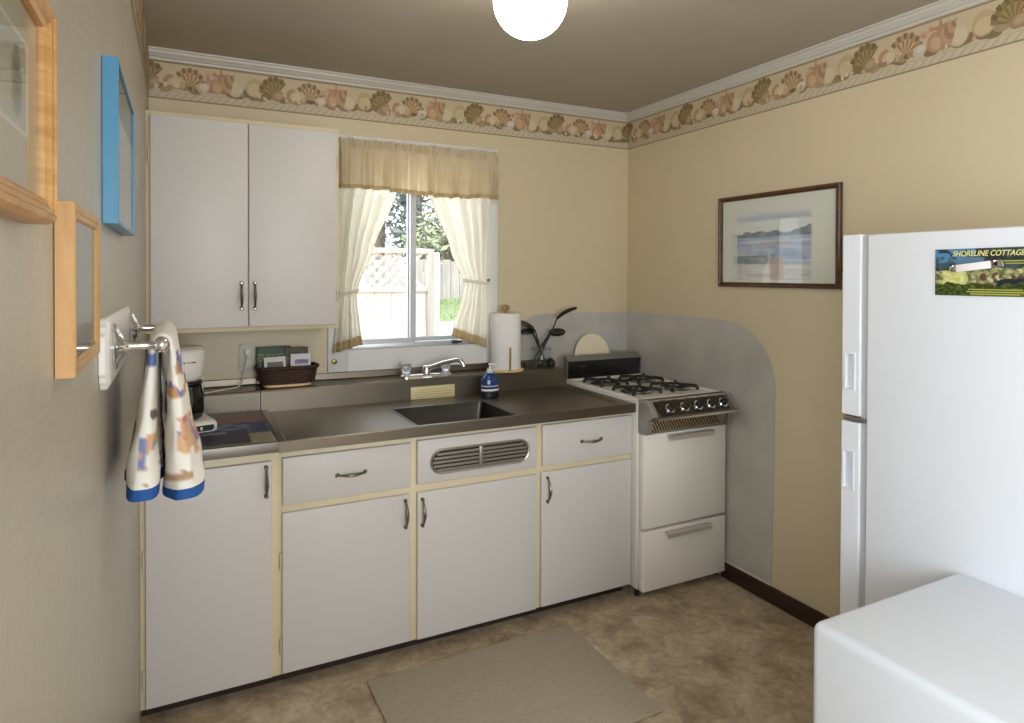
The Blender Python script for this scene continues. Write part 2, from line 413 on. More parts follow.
b = MB(); b.box(1.418, 1.452, -.002, .02, HZ0 + .012, HZ0 + .03, bev=.004); b.box(1.428, 1.470, -.008, .004, HZ0 + .016, HZ0 + .026, bev=.003)
b.build('latch', mat('dark_latch', (60, 54, 50), .4, .5), w1)

# ------------------------------------------------------------------ CURTAINS
m_curt = cloth_mat('cream_curtain_cloth', (254, 251, 243), 0.68)
m_val = cloth_mat('tan_valance_cloth', (243, 233, 210), 0.58)
m_hem = cloth_mat('tan_hem_cloth', (224, 204, 162), 0.4)
rod = MB(); rod.cyl((0.80, -0.064, 2.132), (1.652, -0.064, 2.132), 0.005, seg=10)
rod.cyl((0.803, -0.064, 2.132), (0.803, -0.018, 2.132), 0.005, seg=8); rod.cyl((1.650, -0.064, 2.132), (1.650, -0.018, 2.132), 0.005, seg=8)
tag(rod.build('curtain_rod', m_trim, origin=(1.22, -0.018, 2.132)), 'thin white curtain rod threaded through the ruffled valance above the window', 'curtain rod')
def sheet(b, f, nu, nv, u0=0., u1=1., v0=0., v1=1.):
    R = [[b.bm.verts.new(f(u0 + (u1 - u0) * i / nu, v0 + (v1 - v0) * j / nv)) for i in range(nu + 1)] for j in range(nv + 1)]
    for j in range(nv):
        for i in range(nu): b._f([R[j][i], R[j][i + 1], R[j + 1][i + 1], R[j + 1][i]])
def val_f(u, v):                                    # v 0 top .. 1 bottom
    x = 0.800 + 0.856 * u
    z = 2.168 - 0.243 * v
    amp = 0.004 + 0.018 * min(1, max(0, v - .12) * 1.6)
    y = -0.090 - amp * (math.sin(u * 118) * .55 + math.sin(u * 71 + 1.3) * .6 + nz(u * 30, v * 2) * .9)
    if v < 0.17: y = -0.086 - 0.009 * math.sin(u * 210 + v * 6) - .004 * math.sin(u * 133)
    if 0.10 < v < 0.19: y += 0.002
    z += 0.006 * nz(u * 22, v * 3, 4.) * (1 if v < .1 else v) + (0.005 * math.sin(u * 190) if v < 0.06 else 0)
    if u > 0.985: y += (u - .985) / .015 * .05
    if u < 0.015: y += (.015 - u) / .015 * .05
    z += (0.008 * math.sin(u * 7 + .5) + .005 * nz(u * 16, 7.)) * v - .010 * u * v
    return (x, y, z)
val = MB(); sheet(val, val_f, 260, 26, v0=0.0, v1=0.93)
vo = val.build('window_valance', m_val, origin=(1.228, -0.018, 2.132), solid=0.0016, angle=180)
tag(vo, 'ruffled tan cloth valance gathered on the rod above the kitchen window', 'valance')
hb = MB(); sheet(hb, lambda u, v: tuple(Vector(val_f(u, v)) + Vector((0, -0.0006, 0))), 260, 3, v0=.92, v1=1.0)
hb.build('hem', m_hem, vo, solid=0.003, angle=180)
def interp(tab, z):
    for (z0, a0), (z1, a1) in zip(tab[:-1], tab[1:]):
        if z0 >= z >= z1:
            t = (z0 - z) / (z0 - z1); t = t * t * (3 - 2 * t) * .5 + t * .5
            return a0 + (a1 - a0) * t
    return tab[-1][1]
def curtain(name, label, outer, inner, zb_in, zb_out, ztie, side):
    def f(u, v):                                    # u 0 outer .. 1 inner
        zb = zb_out + (zb_in - zb_out) * u
        z = 2.125 + (zb - 2.125) * v
        xo, xi = interp(outer, z), interp(inner, z)
        d = abs(z - ztie); wv = 0.006 + 0.012 * min(1, d / .3)
        sag = (0.035 * (1 - u) * 0 + .03 * math.sin(PI * u) * max(0, 1 - abs(z - ztie - .18) / .3))
        wv *= .35 if z > 1.90 else 1.0
        y = -0.043 - wv * .8 * math.sin(u * 34 + side) - wv * .5 * math.sin(u * 19 + z * 3) - .010 * math.exp(-(d / .05) ** 2)
        return (xo + (xi - xo) * u, y, z - sag * .3)
    b = MB(); sheet(b, f, 90, 90, v1=.955)
    o = b.build(name, m_curt, origin=((interp(outer, 2.1) + interp(inner, 2.1)) / 2, -0.018, 2.12), solid=0.0012, angle=180)
    tag(o, label, 'curtain', 'cream tieback curtains')
    h = MB(); sheet(h, f, 90, 4, v0=.955); h.build('hem', m_hem, o, solid=0.002, angle=180)
    xo, xi = interp(outer, ztie), interp(inner, ztie)
    t = MB(); pts = []
    xc, hw = (xo + xi) / 2, abs(xi - xo) / 2 + .006
    pts = [(xc + hw * math.cos(a), -0.048 + 0.026 * math.sin(a), ztie + .010 * math.cos(a) * side) for a in [2 * PI * k / 24 for k in range(25)]]
    t.tube(pts, 0.010, 8, flat=0.35); t.build('tieback', m_curt, o)
    t = MB(); xx = xo - .012 * side
    t.cyl((xx, -.018, ztie + .01), (xx, -.05, ztie + .01), .004, seg=8); t.sphere((xx, -.053, ztie + .01), .008, 10); t.build('tieback_hook', m_brass, o)
    return o
curtain('window_curtain', 'cream tieback curtain on the left half of the window, beside the wall cabinet',
        [(2.2, .800), (1.47, .806), (1.43, .812), (1.38, .806), (1.1, .778)], [(2.2, 1.19), (1.93, 1.097), (1.63, .980), (1.45, .902), (1.42, .894), (1.38, .898), (1.27, .912), (1.1, .938)], 1.172, 1.130, 1.425, 1)
curtain('window_curtain', 'cream tieback curtain on the right half of the window, above the paper towels',
        [(2.2, 1.632), (1.93, 1.628), (1.49, 1.594), (1.45, 1.592), (1.3, 1.600), (1.1, 1.602)], [(2.2, 1.16), (1.93, 1.266), (1.64, 1.388), (1.49, 1.458), (1.46, 1.468), (1.42, 1.462), (1.2, 1.394), (1.1, 1.372)], 1.195, 1.120, 1.475, -1)

# ------------------------------------------------------------------ OUTDOORS
m_gr = mat('pale_concrete', (180, 172, 160), .9, var=.05)
b = MB(); b.rings([[(-6, y, z) , (16, y, z)] for y, z in ((0.12, -.3), (2.6, -.2), (4.9, .88), (6.4, 1.12), (30, 1.3))], closed=False)
struct(b.build('ground', m_gr))
m_grass = mat('lawn_green', (98, 112, 74), .9, var=.25, vscale=20)
b = MB()
for k in range(2500):
    x = random.uniform(2.0, 5.5); y = random.uniform(4.95, 6.3); z = .88 + (y - 4.9) * .16; a = random.uniform(0, PI); h = random.uniform(.03, .07)
    b.poly([(x, y, z - .01), (x + .012 * math.cos(a), y + .012 * math.sin(a), z - .01), (x + random.uniform(-.02, .02), y + random.uniform(-.02, .02), z + h)])
b.rings([[(1.5, y, .88 + (y - 4.9) * .16 + .004), (6, y, .88 + (y - 4.9) * .16 + .004)] for y in (4.9, 6.4)], closed=False)
tag(b.build('lawn_grass', m_grass, origin=(4, 5, .88)), 'strip of green lawn in front of the far grey fence outside', 'grass', kind='stuff')
m_fence = wood_mat('weathered_fence_wood', (176, 162, 151), (198, 185, 174), .85, (6, 6, 1))
m_fence2 = wood_mat('grey_fence_wood', (128, 122, 117), (148, 142, 137), .85, (6, 6, 1))
ft = thing('lattice_fence', 'pale board fence topped with diagonal lattice just outside the window', 'fence', (1.3, 2.0, -.25))
for k in range(11):
    x = 0.35 + k * .148
    b = MB(); b.box(x, x + .140, 2.0, 2.02, -.22, 1.385); b.build('board', m_fence, ft)
b = MB(); b.box(.35, 1.985, 1.985, 2.03, 1.37, 1.41, bev=.004); b.build('rail', m_fence, ft)
b = MB(); b.box(.35, 2.0, 1.98, 2.035, 1.69, 1.73, bev=.004); b.build('top_rail', m_fence, ft)
b = MB()
for sg, yy in ((1, 1.999), (-1, 2.010)):
    k = -.4
    while k < 1.7:
        xa, xb = .35 + k, .35 + k + .28; za, zb = (1.41, 1.69) if sg > 0 else (1.69, 1.41)
        if xa >= .34 and xb <= 1.99:
            b.rings([[(xa - .02, yy, za), (xa + .02, yy, za), (xa + .02, yy + .008, za), (xa - .02, yy + .008, za)], [(xb - .02, yy, zb), (xb + .02, yy, zb), (xb + .02, yy + .008, zb), (xb - .02, yy + .008, zb)]])
        k += .095
b.build('lattice', m_fence, ft)
b = MB(); b.box(1.985, 2.04, 1.97, 2.04, -.25, 1.73, bev=.004); b.build('post', m_fence2, ft)
gt = thing('garden_gate', 'bright white board gate standing open beside the lattice fence post', 'gate', (2.09, 2.05, -.25))
for k, x in enumerate((2.046, 2.078)):
    b = MB(); b.box(x, x + .030, 2.03, 2.055, -.2, 1.70, bev=.003); b.build('board', mat('white_fence_paint', (240, 236, 230), .7), gt)
for z in (.25, 1.35): b = MB(); b.box(2.046, 2.108, 2.056, 2.08, z, z + .08); b.build('rail', MATS['white_fence_paint'], gt)
ff = thing('board_fence', 'far grey fence of upright boards beyond the lawn', 'fence', (4.3, 6.4, 1.1))
for k in range(30):
    x = 2.6 + k * .15
    b = MB(); b.box(x, x + .14, 6.4, 6.42, 1.05, 1.72 + .012 * ((k * 7) % 3)); b.build('board', m_fence2, ff)
for z in (1.2, 1.55): b = MB(); b.box(2.6, 7.1, 6.42, 6.46, z, z + .08); b.build('rail', m_fence2, ff)
m_bark = mat('tree_bark', (92, 80, 70), .9, var=.2)
m_leaf = [mat('foliage_%d' % k, c, .7, var=.3, vscale=9) for k, c in enumerate(((84, 92, 86), (104, 110, 104), (112, 120, 92)))]  # tree leaves greyed and lightened to carry the outdoor haze
def tree(name, label, x, y, h, r, mi, n, zc, sq=1.0, leaf=.16):
    z0 = 1.15; t = thing(name, label, 'tree', (x, y, z0), 'trees beyond the fence')
    b = MB(); b.tube([(x, y, z0 - .1), (x + .05, y, z0 + h * .4), (x - .04, y + .05, z0 + h * .75), (x, y, z0 + h * .98)], [.13, .10, .06, .02], 8)
    for k in range(7):
        a = k * 2.4; zz = z0 + h * (.3 + .09 * k)
        b.tube([(x, y, zz), (x + r * .4 * math.cos(a), y + r * .4 * math.sin(a), zz + .25), (x + r * .8 * math.cos(a), y + r * .8 * math.sin(a), zz + .35)], [.04, .025, .01], 6)
    b.build('trunk', m_bark, t)
    b = MB(); R_ = random.Random(hash((x, y)) % 1000)
    for k in range(n):
        while True:
            p = Vector((R_.uniform(-1, 1), R_.uniform(-1, 1), R_.uniform(-1, 1)))
            if .25 < p.length < 1 and nz(p.x * 2.6 + x, p.y * 2.6, p.z * 2.6 + y) > -.12: break
        c = Vector((x + p.x * r, y + p.y * r, z0 + zc + p.z * h * .5 * sq))
        u = Vector((R_.uniform(-1, 1), R_.uniform(-1, 1), R_.uniform(-1, 1))).normalized(); w = u.orthogonal().normalized(); s_ = leaf * R_.uniform(.5, 1.2)
        b.poly([c - u * s_, c + w * s_ * .4, c + u * s_, c - w * s_ * .4])
    o = b.build('crown', m_leaf[mi], t, recalc=False, angle=180)
    return t
tree('pine_tree', 'dark grey green tree behind the lattice fence, nearest the left curtain', 4.00, 10.8, 6.5, 1.2, 0, 1300, 3.6)
tree('pine_tree', 'dark grey green tree just right of the window mullion beyond the fence', 6.20, 14.7, 8.0, 1.8, 0, 1900, 4.3)
tree('garden_tree', 'pale grey green tree farthest right in the window, seen beside the right curtain', 6.85, 11.2, 5.5, 1.25, 1, 1300, 3.0)
tree('garden_shrub', 'low bright yellow green shrub behind the lattice fence top', 4.55, 8.2, 1.6, .8, 2, 1200, .9, 1.1, .10)

# ------------------------------------------------------------------ CABINETS
FY = -0.768                                           # front plane of doors
def pull_mesh():
    b = MB(); n = 13; pts = []; rad = []
    for k in range(n):
        t = k / (n - 1); s = -.05 + .1 * t
        pts.append((0, -.006 - .022 * math.sin(PI * t) ** .8, s)); rad.append(.0038 + .0028 * math.sin(PI * t) ** 2)
    b.tube(pts, rad, 10)
    for s in (-.052, .052):
        b.lathe([(.0075, 0), (.0075, .003), (.005, .006), (.004, .010)], (0, 0, s), (0, -1, 0), 12, sx=1.0, sy=1.25)
    return b
pull_v = None
def pull(parent, x, z, horiz=False, y=FY):
    """a bowed cabinet pull with round feet"""
    global pull_v
    if pull_v is None:
        b = pull_mesh(); o = b.build('handle', m_pull, parent, recalc=True)
        for v in o.data.vertices: v.co += ORG[parent.name]
        pull_v = o
    else:
        o = pull_v.copy(); COL.objects.link(o); o.parent = parent
    o.location = Vector((x, y, z)) - ORG[parent.name]
    o.rotation_euler = (0, PI / 2 if horiz else 0, 0)
    return o
def hinge(parent, x, z, y=FY):
    b = MB(); b.box(x - .003, x + .003, y + .004, y + .012, z - .028, z + .028, bev=.001); b.cyl((x, y + .003, z - .028), (x, y + .003, z + .028), .0028, seg=8)
    b.build('hinge', m_cream, parent)
def front(name, parent, x0, x1, z0, z1, y=FY, th=.019):
    b = MB(); b.box(x0, x1, y, y + th, z0, z1, bev=.004, seg=3); return b.build(name, m_door, parent)
FB = FY + .019                                        # face frame front
# left base cabinet
c1 = thing('base_cabinet', 'narrow white base cabinet with one tall door against the left wall', 'cabinet', (.21, -.4, 0))
b = MB(); b.box(0, .452, FB, FB + .02, .05, .872, bev=.001); b.box(.002, .440, FB + .02, -.02, .06, .872)
b.build('face_frame', m_cream, c1)
b = MB(); b.box(.001, .440, FB + .05, FB + .068, 0, .05); b.build('toe_kick', m_dark, c1)
d = front('door', c1, .016, .416, .058, .842); pull(d, .396, .770); hinge(d, .011, .56); hinge(d, .011, .16)
# sink base cabinet
c2 = thing('sink_cabinet', 'long white sink base cabinet with three doors and chrome air vent', 'cabinet', (1.24, -.4, 0))
b = MB(); b.box(.4525, 2.022, FB, FB + .02, .05, .872, bev=.001); b.box(.455, 2.022, FB + .02, -.02, .06, .70)
b.build('face_frame', m_cream, c2)
b = MB(); b.box(.442, 2.018, FB + .05, FB + .068, 0, .05); b.build('toe_kick', m_dark, c2)
d = front('drawer', c2, .452, .936, .674, .848); pull(d, .700, .760, True)
d = front('door', c2, .451, .933, .060, .646); pull(d, .914, .570); hinge(d, .446, .47); hinge(d, .446, .16)
d = front('door', c2, .964, 1.508, .056, .646); pull(d, .985, .565)
d = front('drawer', c2, 1.537, 2.018, .675, .857); pull(d, 1.790, .765, True)
d = front('door', c2, 1.531, 2.016, .058, .650); pull(d, 1.561, .572)
p3 = front('vent_panel', c2, .963, 1.507, .677, .854)
b = MB(); xc, zc, hw, hh = 1.243, .760, .228, .052
def stad(hw, hh, n=12):
    return [(hw - hh + hh * math.cos(a), hh * math.sin(a)) for a in [-PI / 2 + PI * k / n for k in range(n + 1)]] + [(-hw + hh + hh * math.cos(a), hh * math.sin(a)) for a in [PI / 2 + PI * k / n for k in range(n + 1)]]
b.rings([[(xc + a, FY - d_, zc + c_) for a, c_ in stad(hw - i_, hh - i_)] for i_, d_ in ((0, 0), (.001, .005), (.005, .008), (.010, .006), (.012, -.001))])
m_vent = mat('vent_metal', (176, 172, 166), .34, .9)
vg = b.build('vent_rim', m_vent, p3)
b = MB(); b.prism(stad(hw - .011, hh - .011), lambda a, c_, d_: (xc + a, FY - d_, zc + c_), .0003, .0016); b.build('vent_back', m_plastic_k, p3)
for k in range(5):
    zz = zc - .032 + .016 * k; ext = hw - .014 - (hh - math.sqrt(max(0, (hh - .012) ** 2 - (zz - zc) ** 2))) + .012
    b = MB(); b.rings([[(x, FY - .001, zz - .005), (x, FY - .007, zz - .007), (x, FY - .007, zz - .004), (x, FY - .0012, zz + .003)] for x in (xc - ext, xc + ext)]); b.build('louvre', m_vent, p3)
b = MB(); b.box(xc - .012, xc + .004, FY - .0085, FY - .001, zc - .043, zc + .043, bev=.002); b.build('vent_divider', m_vent, p3)
# wall cabinet
UY = -0.33
c3 = thing('wall_cabinet', 'white two door wall cabinet hung left of the window', 'cabinet', (.37, -.15, 1.28))
b = MB(); b.box(0, .750, UY + .019, UY + .039, 1.277, 2.158, bev=.001); b.box(.002, .748, UY + .039, -.003, 1.282, 2.156)
b.build('cabinet_body', m_cream, c3)
d = front('door', c3, .016, .3735, 1.294, 2.142, UY); pull(d, .348, 1.404 + .02, y=UY); hinge(d, .012, 1.98, UY)
d = front('door', c3, .3765, .738, 1.294, 2.140, UY); pull(d, .400, 1.404 + .02, y=UY); hinge(d, .742, 1.42, UY); hinge(d, .742, 2.0, UY)

# ------------------------------------------------------------------ COUNTERS AND SINK
ct = thing('countertop', 'short left countertop with silver edging beneath the coffee maker', 'countertop', (.2, -.48, .875))
b = MB(); b.box(.001, .4365, -.783, -.180, .875, .9135); b.build('top', m_steel_d, ct)
b = MB(); b.box(.001, .4365, -.790, -.783, .879, .9145, bev=.001); b.build('edge_strip', mat('aluminium_edging', (136, 132, 126), .45, .9), ct)
sk = thing('sink_counter', 'long stainless steel sink counter with raised rear ledge and drainboards', 'sink', (1.22, -.45, .87))
def quadstrip(b, loops, closed=True, mi=0): b.rings(loops, mi, False, False, closed)
def rect(x0, x1, y0, y1, z): return [(x0, y0, z), (x1, y0, z), (x1, y1, z), (x0, y1, z)]
X0, X1, Y0, Y1 = .437, 2.024, -.789, -.179
b = MB()
quadstrip(b, [rect(X0, X1, Y0, Y1, .874), rect(X0, X1, Y0, Y1, .911), rect(X0 + .003, X1 - .003, Y0 + .003, Y1, .915),
              rect(X0 + .022, X1 - .018, Y0 + .024, Y1, .915), rect(X0 + .036, X1 - .030, Y0 + .042, Y1, .902)])
BX0, BX1, BY0, BY1 = .982, 1.432, -.718, -.358
ix0, ix1, iy0, iy1 = X0 + .036, X1 - .030, Y0 + .042, Y1
xs = [ix0, BX0, BX1, ix1]; ys = [iy0, BY0, BY1, iy1]
G = [[b.bm.verts.new((x, y, .902)) for x in xs] for y in ys]
for j in range(3):
    for i in range(3):
        if not (i == 1 and j == 1): b._f([G[j][i], G[j][i + 1], G[j + 1][i + 1], G[j + 1][i]])
b.build('deck', m_steel, sk, recalc=True, angle=20)
b = MB()
def rrect(x0, x1, y0, y1, z, r, n=5):
    P_ = []
    for cx, cy, a0 in ((x1 - r, y1 - r, 0), (x0 + r, y1 - r, PI / 2), (x0 + r, y0 + r, PI), (x1 - r, y0 + r, 1.5 * PI)):
        P_ += [(cx + r * math.cos(a0 + PI / 2 * k / n), cy + r * math.sin(a0 + PI / 2 * k / n), z) for k in range(n + 1)]
    return P_
b.rings([rrect(BX0 - .012, BX1 + .012, BY0 - .012, BY1 + .012, .9035, .02), rrect(BX0 - .004, BX1 + .004, BY0 - .004, BY1 + .004, .9045, .02), rrect(BX0 + .002, BX1 - .002, BY0 + .002, BY1 - .002, .902, .02), rrect(BX0 + .006, BX1 - .006, BY0 + .006, BY1 - .006, .76, .04), rrect(BX0 + .03, BX1 - .03, BY0 + .03, BY1 - .03, .735, .05), rrect(BX0 + .18, BX1 - .18, BY0 + .15, BY1 - .15, .730, .02)], 0, False, True)
b.build('basin', mat('basin_steel', (92, 86, 80), .38, 1.0), sk, recalc=False, angle=50)
b = MB(); b.lathe([(.045, .0), (.045, .003), (.036, .004), (.030, -.001), (.012, -.001)], (1.207, -.538, .732), seg=20); b.build('drain', m_chrome, sk)
b = MB()                                              # rear ledge: riser, top, lip up the wall
pr = [(-.180, .874), (-.181, .992), (-.176, 1.000), (-.014, 1.000), (-.010, 1.004), (-.009, 1.032), (-.0035, 1.034), (-.0035, .874)]
b.rings([[(x, y, z) for y, z in pr] for x in (.4375, 2.021)]); b.build('rear_ledge', m_steel, sk, bevel=.0015, angle=25)
b = MB(); b.rings([[(x, y, z) for y, z in pr] for x in (.002, .4368)]); b.build('rear_ledge', m_steel, ct, bevel=.0015, angle=25)

# printed laminate picture on the left countertop
def matpic(u, v):                                     # v 0 front .. 1 back
    n = nz(u * 6, v * 5) * .5; c = (120, 104, 104)
    f = 1 - v + n * .06
    if f > .16: c = mixc((120, 84, 82), (128, 76, 78), (f - .16) * 6)
    if f > .38 + .04 * nz(u * 9, 1): c = (40, 54, 96)
    if .40 < f < .66 and abs(math.sin(f * 85 + nz(u * 14, v * 9) * 3)) > .80 and .12 < u < .85 and nz(u * 8, v * 30, 3) > -.1: c = (122, 140, 166)
    if f > .66 + .05 * nz(u * 5, 2): c = mixc((62, 74, 66), (112, 112, 78), (f - .66) * 4)
    if .60 < f < .97 and abs(u - .62) < .2 + .06 * nz(f * 8, 5): c = (44, 36, 66)
    if .62 < f < .68 and abs(u - .52) < .1: c = (134, 128, 124)
    if f > .72 and u > .80: c = (142, 136, 112)
    return tuple(k + 10 * nz(u * 40, v * 40) for k in c)
tag(painted('counter_mat', m_glossprint, lambda u, v: (.012 + .418 * u, -.770 + .575 * v, .9158), 60, 80, matpic, origin=(.22, -.48, .9135), solid=.0018),
    'glossy printed mat with a navy and purple seaside picture on the left countertop', 'counter mat')

# ------------------------------------------------------------------ STOVE
st = thing('gas_stove', 'small white apartment gas stove with four black burners in the corner', 'stove', (2.295, -.45, 0))
SX0, SX1 = 2.036, 2.556
b = MB(); b.box(SX0, SX1, -.788, -.045, .035, .905, bev=.004)
b.build('body', m_almond, st)
for x in (SX0 + .012, SX1 - .012):
    for y in (-.772, -.08): b = MB(); b.cyl((x, y, 0), (x, y, .036), .011, seg=10); b.build('foot', m_plastic_k, st)
b = MB()                                              # cooktop pan with rolled edge
b.rings([[(x0, y0, z), (x1, y0, z), (x1, y1, z), (x0, y1, z)] for x0, x1, y0, y1, z in
         ((SX0, SX1, -.792, -.045, .903), (SX0, SX1, -.792, -.045, .930), (SX0 + .004, SX1 - .004, -.788, -.049, .934), (SX0 + .022, SX1 - .022, -.772, -.16, .934), (SX0 + .030, SX1 - .030, -.760, -.170, .926))])
b.build('cooktop', m_almond, st, angle=25)
b = MB()
bx, by = (2.176, 2.416), (-.330, -.600)
m_alum = mat('burner_aluminium', (168, 164, 158), .4, .9)
def burner(cx, cy):
    b = MB(); b.lathe([(.052, .926), (.050, .929), (.034, .928), (.030, .940), (.026, .944), (.010, .946), (.0, .946)], (cx, cy, 0), seg=20, cap=False)
    o = b.build('burner', m_alum, st)
    b = MB(); b.lathe([(.082, .9265), (.084, .929), (.080, .930), (.060, .927), (.053, .9266)], (cx, cy, 0), seg=28, cap=False); b.build('drip_bowl', m_chrome, st, recalc=False)
    b = MB()
    h = .948; rr = .100
    b.tube([(cx + .062 * math.cos(a), cy + .062 * math.sin(a), h - .004) for a in [2 * PI * k / 24 for k in range(25)]], .0065, 6)
    for a in (PI / 4, 3 * PI / 4, 5 * PI / 4, 7 * PI / 4):
        dx, dy = math.cos(a), math.sin(a)
        b.tube([(cx + .022 * dx, cy + .022 * dy, h), (cx + .07 * dx, cy + .07 * dy, h), (cx + .112 * dx, cy + .112 * dy, h - .003), (cx + .120 * dx, cy + .120 * dy, .928)], [.007, .009, .010, .009], 6)
    b.build('grate', m_iron, st)
for cx in bx:
    for cy in by: burner(cx, cy)
b = MB()                                              # backguard: black face, sloping grey cap
b.rings([[(x, y, z) for y, z in ((-.150, .930), (-.150, 1.030), (-.150, 1.034), (-.118, 1.058), (-.108, 1.058), (-.108, .930))] for x in (SX0 + .010, SX1)])
bg = b.build('backguard', mat('grey_enamel', (132, 130, 124), .35, .3), st, bevel=.002)
b = MB(); b.prism([(SX0 + .012, .936), (SX1 - .014, .936), (SX1 - .004, 1.031), (SX0 + .012, 1.031)], lambda a, c_, d_: (a, -.150 - d_, c_), 0, .003); b.build('black_face', m_black, bg)
b = MB(); b.box(2.125, 2.142, -.1545, -.153, .998, 1.003); b.box(2.146, 2.160, -.1545, -.153, .998, 1.003); b.build('name_mark', m_chrome, bg)
# control panel
pp = [(-.790, .932), (-.845, .930), (-.850, .927), (-.905, .862), (-.905, .852), (-.840, .840), (-.790, .840)]
b = MB(); b.rings([[(x, y, z) for y, z in pp] for x in (SX0 + .016, SX1 - .004)]); cp = b.build('control_panel', m_steel_d, st, bevel=.0015)
def slope(x, t, off):                                 # t 0 top .. 1 bottom of the sloping face
    y = -.850 + (-.905 + .850) * t; z = .927 + (.862 - .927) * t
    return (x, y - off * .763, z + off * .646)
b = MB(); b.prism([(SX0 + .036, .06), (SX1 - .055, .06), (SX1 - .045, .92), (SX0 + .052, .92)], lambda a, t, d_: slope(a, t, d_), 0, .002); b.build('dark_face', m_brown_panel, cp)
b = MB(); b.box(SX0 + .03, SX1 - .002, -.910, -.902, .850, .860, bev=.001); b.box(SX0 + .02, SX1 - .002, -.852, -.838, .928, .934, bev=.001); b.build('chrome_trim', m_chrome, cp)
for x0, x1 in ((SX0 + .001, SX0 + .034), (SX1 - .018, SX1 + .002)):
    b = MB(); b.rings([[(x, y, z) for y, z in ((-.789, .934), (-.848, .932), (-.900, .868), (-.862, .846), (-.850, .776), (-.789, .776))] for x in (x0, x1)])
    b.build('end_cap', mat('grey_cast_metal', (158, 156, 150), .42, .5), cp, bevel=.002)
for x in (2.149, 2.237, 2.321, 2.401, 2.478):
    c = Vector(slope(x, .5, .002)); ax = Vector((0, -.763, .646))
    b = MB(); b.lathe([(.0245, 0), (.0245, .006), (.022, .009), (.017, .009)], c, ax, 20); kn = b.build('knob', m_chrome, cp)
    b = MB(); b.lathe([(.0175, .008), (.0168, .022), (.014, .025), (0, .025)], c, ax, 18); 
    u = Vector((1, 0, 0)); b.build('knob_grip', m_plastic_k, kn)
b = MB(); b.box(SX0 + .03, SX1 - .02, -.812, -.790, .776, .842); gr = b.build('vent_grille', m_bronze, st)
b = MB(); k = 0
while k < 40:
    x = SX0 + .034 + k * .0165; 
    if x + .04 < SX1 - .02:
        b.rings([[(x + .034 * t, -.812, z), (x + .008 + .034 * t, -.812, z), (x + .004 + .034 * t, -.819, z)] for t, z in ((0, .838), (1, .780))])
    k += 1
b.build('grille_rib', mat('grille_rib_brown', (60, 50, 36), .4, .3), gr)
def handle_bar(parent, x0, x1, z):
    b = MB(); b.rings([[(x, y, zz) for y, zz in ((-.828, z + .012), (-.852, z + .012), (-.858, z + .006), (-.858, z - .012), (-.854, z - .012), (-.853, z + .005), (-.828, z + .007))] for x in (x0, x1)])
    b.build('handle', mat('satin_chrome', (205, 199, 188), .42, .5), parent)
b = MB(); b.box(SX0 + .003, SX1 - .004, -.830, -.790, .330, .772, bev=.006, seg=3); od = b.build('oven_door', m_almond, st); handle_bar(od, 2.176, 2.452, .750)
b = MB(); b.box(SX0 + .002, SX1 - .004, -.830, -.790, .036, .318, bev=.006, seg=3); od = b.build('broiler_drawer', m_almond, st); handle_bar(od, 2.166, 2.440, .292)
# plate leaning behind the backguard
b = MB(); b.lathe([(.0, 0), (.075, .0), (.085, .004), (.119, .010), (.121, .013), (.118, .014), (.085, .008), (.0, .006)], (0, 0, 0), seg=40, cap=False)
o = b.build('round_plate', mat('cream_plate', (232, 220, 190), .4), origin=(0, 0, 0), angle=50)
o.location = (2.282, -.034, 1.046); o.rotation_euler = (PI / 2 - .14, 0, 0)
tag(o, 'round cream plate standing on edge behind the black stove backguard', 'plate')

# grey metal heat shield on both walls of the corner
def arc(cx, cz, rx, rz, a0, a1, n=10): return [(cx + rx * math.cos(a0 + (a1 - a0) * k / n), cz + rz * math.sin(a0 + (a1 - a0) * k / n)) for k in range(n + 1)]
out = [(W - .004, .93), (W - .004, 1.293), (1.985, 1.293)] + arc(1.985, 1.19, .165, .103, PI / 2, PI, 8) + [(1.82, 1.036), (2.024, 1.036), (2.024, .93)]
b = MB(); b.prism(out, lambda a, c_, d_: (a, -d_, c_), .0004, .0026)
tag(b.build('heat_shield', m_galv, origin=(2.2, 0, .93)), 'grey metal sheet on the back wall behind the stove and utensils', 'wall panel', 'grey metal sheets round the stove')
out = [(-.004, .082), (-.004, 1.293), (-.60, 1.293), (-.76, 1.292)] + arc(-.80, .99, .318, .302, PI * .56, PI, 14) + [(-1.116, .92), (-1.104, .082)]
b = MB(); b.prism(out, lambda a, c_, d_: (W - d_, a, c_), .0004, .0026)
hs = b.build('heat_shield', m_galv, origin=(W, -.5, .082)); tag(hs, 'tall round cornered grey metal sheet on the right wall beside the stove', 'wall panel', 'grey metal sheets round the stove')
b = MB(); b.box(W - .006, W - .0006, -1.10, -.80, .079, .086); b.build('caulk_strip', m_trim, hs)

# ------------------------------------------------------------------ FRAMED PICTURES
def frame_rings(b, P, a0, a1, z0, z1, prof, mi=0):
    """mitred frame: prof = (inset, depth) pairs; P(a,z,d)"""
    b.rings([[P(a0 + i, z0 + i, d), P(a1 - i, z0 + i, d), P(a1 - i, z1 - i, d), P(a0 + i, z1 - i, d)] for i, d in prof], mi, False, False)
